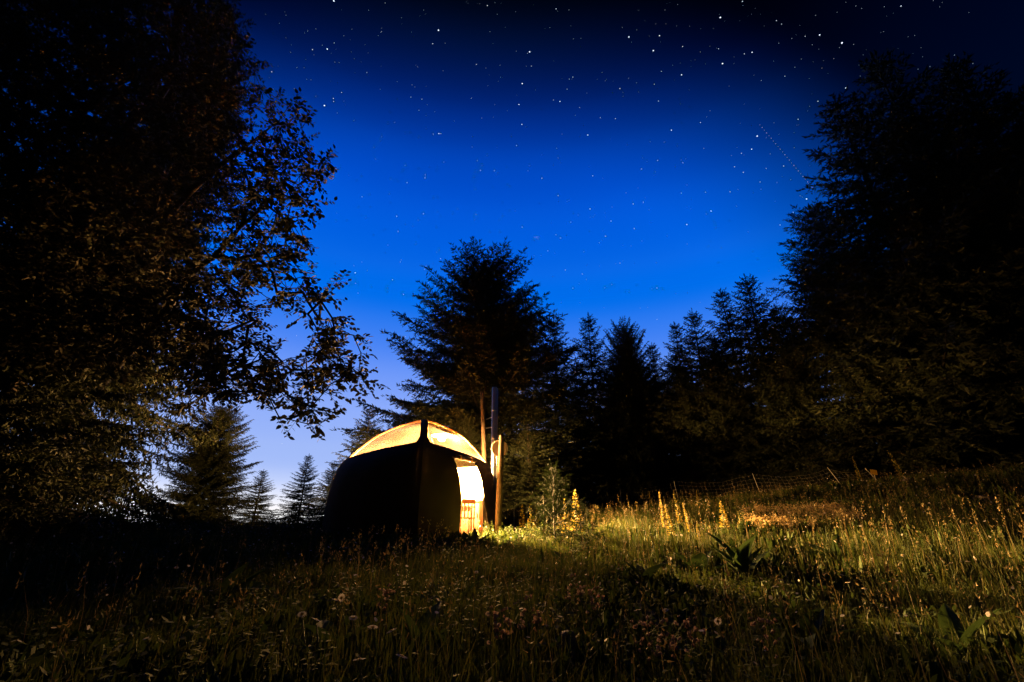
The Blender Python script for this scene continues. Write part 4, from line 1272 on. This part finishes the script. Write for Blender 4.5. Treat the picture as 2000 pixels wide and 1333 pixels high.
c3 = [(1200, 126, 2), (1577, 24, 2), (1695, 92, 2), (744, 301, 1.8), (268, 380, 2.2), (476, 419, 2), (538, 500, 1.6), (1343, 257, 1.5), (1535, 387, 1.7), (1745, 326, 1.6), (1482, 466, 1.5), (1952, 465, 1.8), (547, 735, 1.6), (507, 149, 1.5), (648, 51, 1.5), (500, 65, 1.5), (714, 455, 1.4), (676, 436, 1.4), (1630, 212, 1.5), (1952, 640, 1.5), (1470, 98, 1.6)]
star_d += [(600 + a / 2.857, 400 + b_ / 2.857, s) for a, b_, s in c3]
r = np.random.default_rng(91)
for _ in range(900):
    star_d.append((r.uniform(420, 1900), r.uniform(-250, 640), r.uniform(.35, .95)))
for _ in range(16):     # the faint fuzzy cluster
    star_d.append((1047 + r.normal(0, 3), 465 + r.normal(0, 3), r.uniform(.5, .9)))
for _ in range(500):    # the rest of the sky
    a, e_ = r.uniform(0, 2 * PI), math.asin(r.uniform(.12, 1))
    star_d.append((None, (math.cos(a) * math.cos(e_), math.sin(a) * math.cos(e_), math.sin(e_)), r.uniform(.5, 2.2)))
ico = [(0, 0, 1), (0, 0, -1), (1, 0, 0), (-1, 0, 0), (0, 1, 0), (0, -1, 0)]
icf = [(0, 2, 4), (0, 4, 3), (0, 3, 5), (0, 5, 2), (1, 4, 2), (1, 3, 4), (1, 5, 3), (1, 2, 5)]
RS = 2500.0
sets = {'bright': [], 'mid': [], 'faint': []}
for a, b_, s in star_d:
    d_ = np.array(b_) if a is None else ray(a, b_)
    d_ = d_ / np.linalg.norm(d_)
    k = 'bright' if s > 2.1 else 'mid' if s > 1.25 else 'faint'
    sets[k].append((d_ * RS, s))
stars_root = ob('stars', None); tag(stars_root, 'stars scattered over the dark blue sky', 'stars', kind='stuff')
for k, (st_, sz) in {'bright': (1.8, .00046), 'mid': (1.0, .00046), 'faint': (.6, .00055)}.items():
    acc = Acc()
    for p, s in sets[k]:
        acc.add(np.array(ico) * (RS * sz * min(s, 3.0)) + p, np.array(icf))
    o = ob('star_points', mesh('star_points', *acc.get()), emit('starlight_' + k, (.72, .84, 1.0), st_), stars_root)
    o['kind'] = 'stuff'
# trail of one moving light, drawn as a row of glowing dots
acc = Acc()
for i in range(24):
    s = i / 23
    d_ = ray(1484 + (1586 - 1484) * s, 244 + (366 - 244) * s); d_ /= np.linalg.norm(d_)
    acc.add(np.array(ico) * (RS * .00060 * (1.0 if i % 2 else .7)) + d_ * RS, np.array(icf))
tr_ = ob('sky_light_trail', mesh('sky_light_trail', *acc.get()), emit('sky_light', (.75, .60, 1.0), .85))
tag(tr_, 'slanting trail of a moving light as tiny violet dots in the upper right sky', 'lights', kind='stuff')
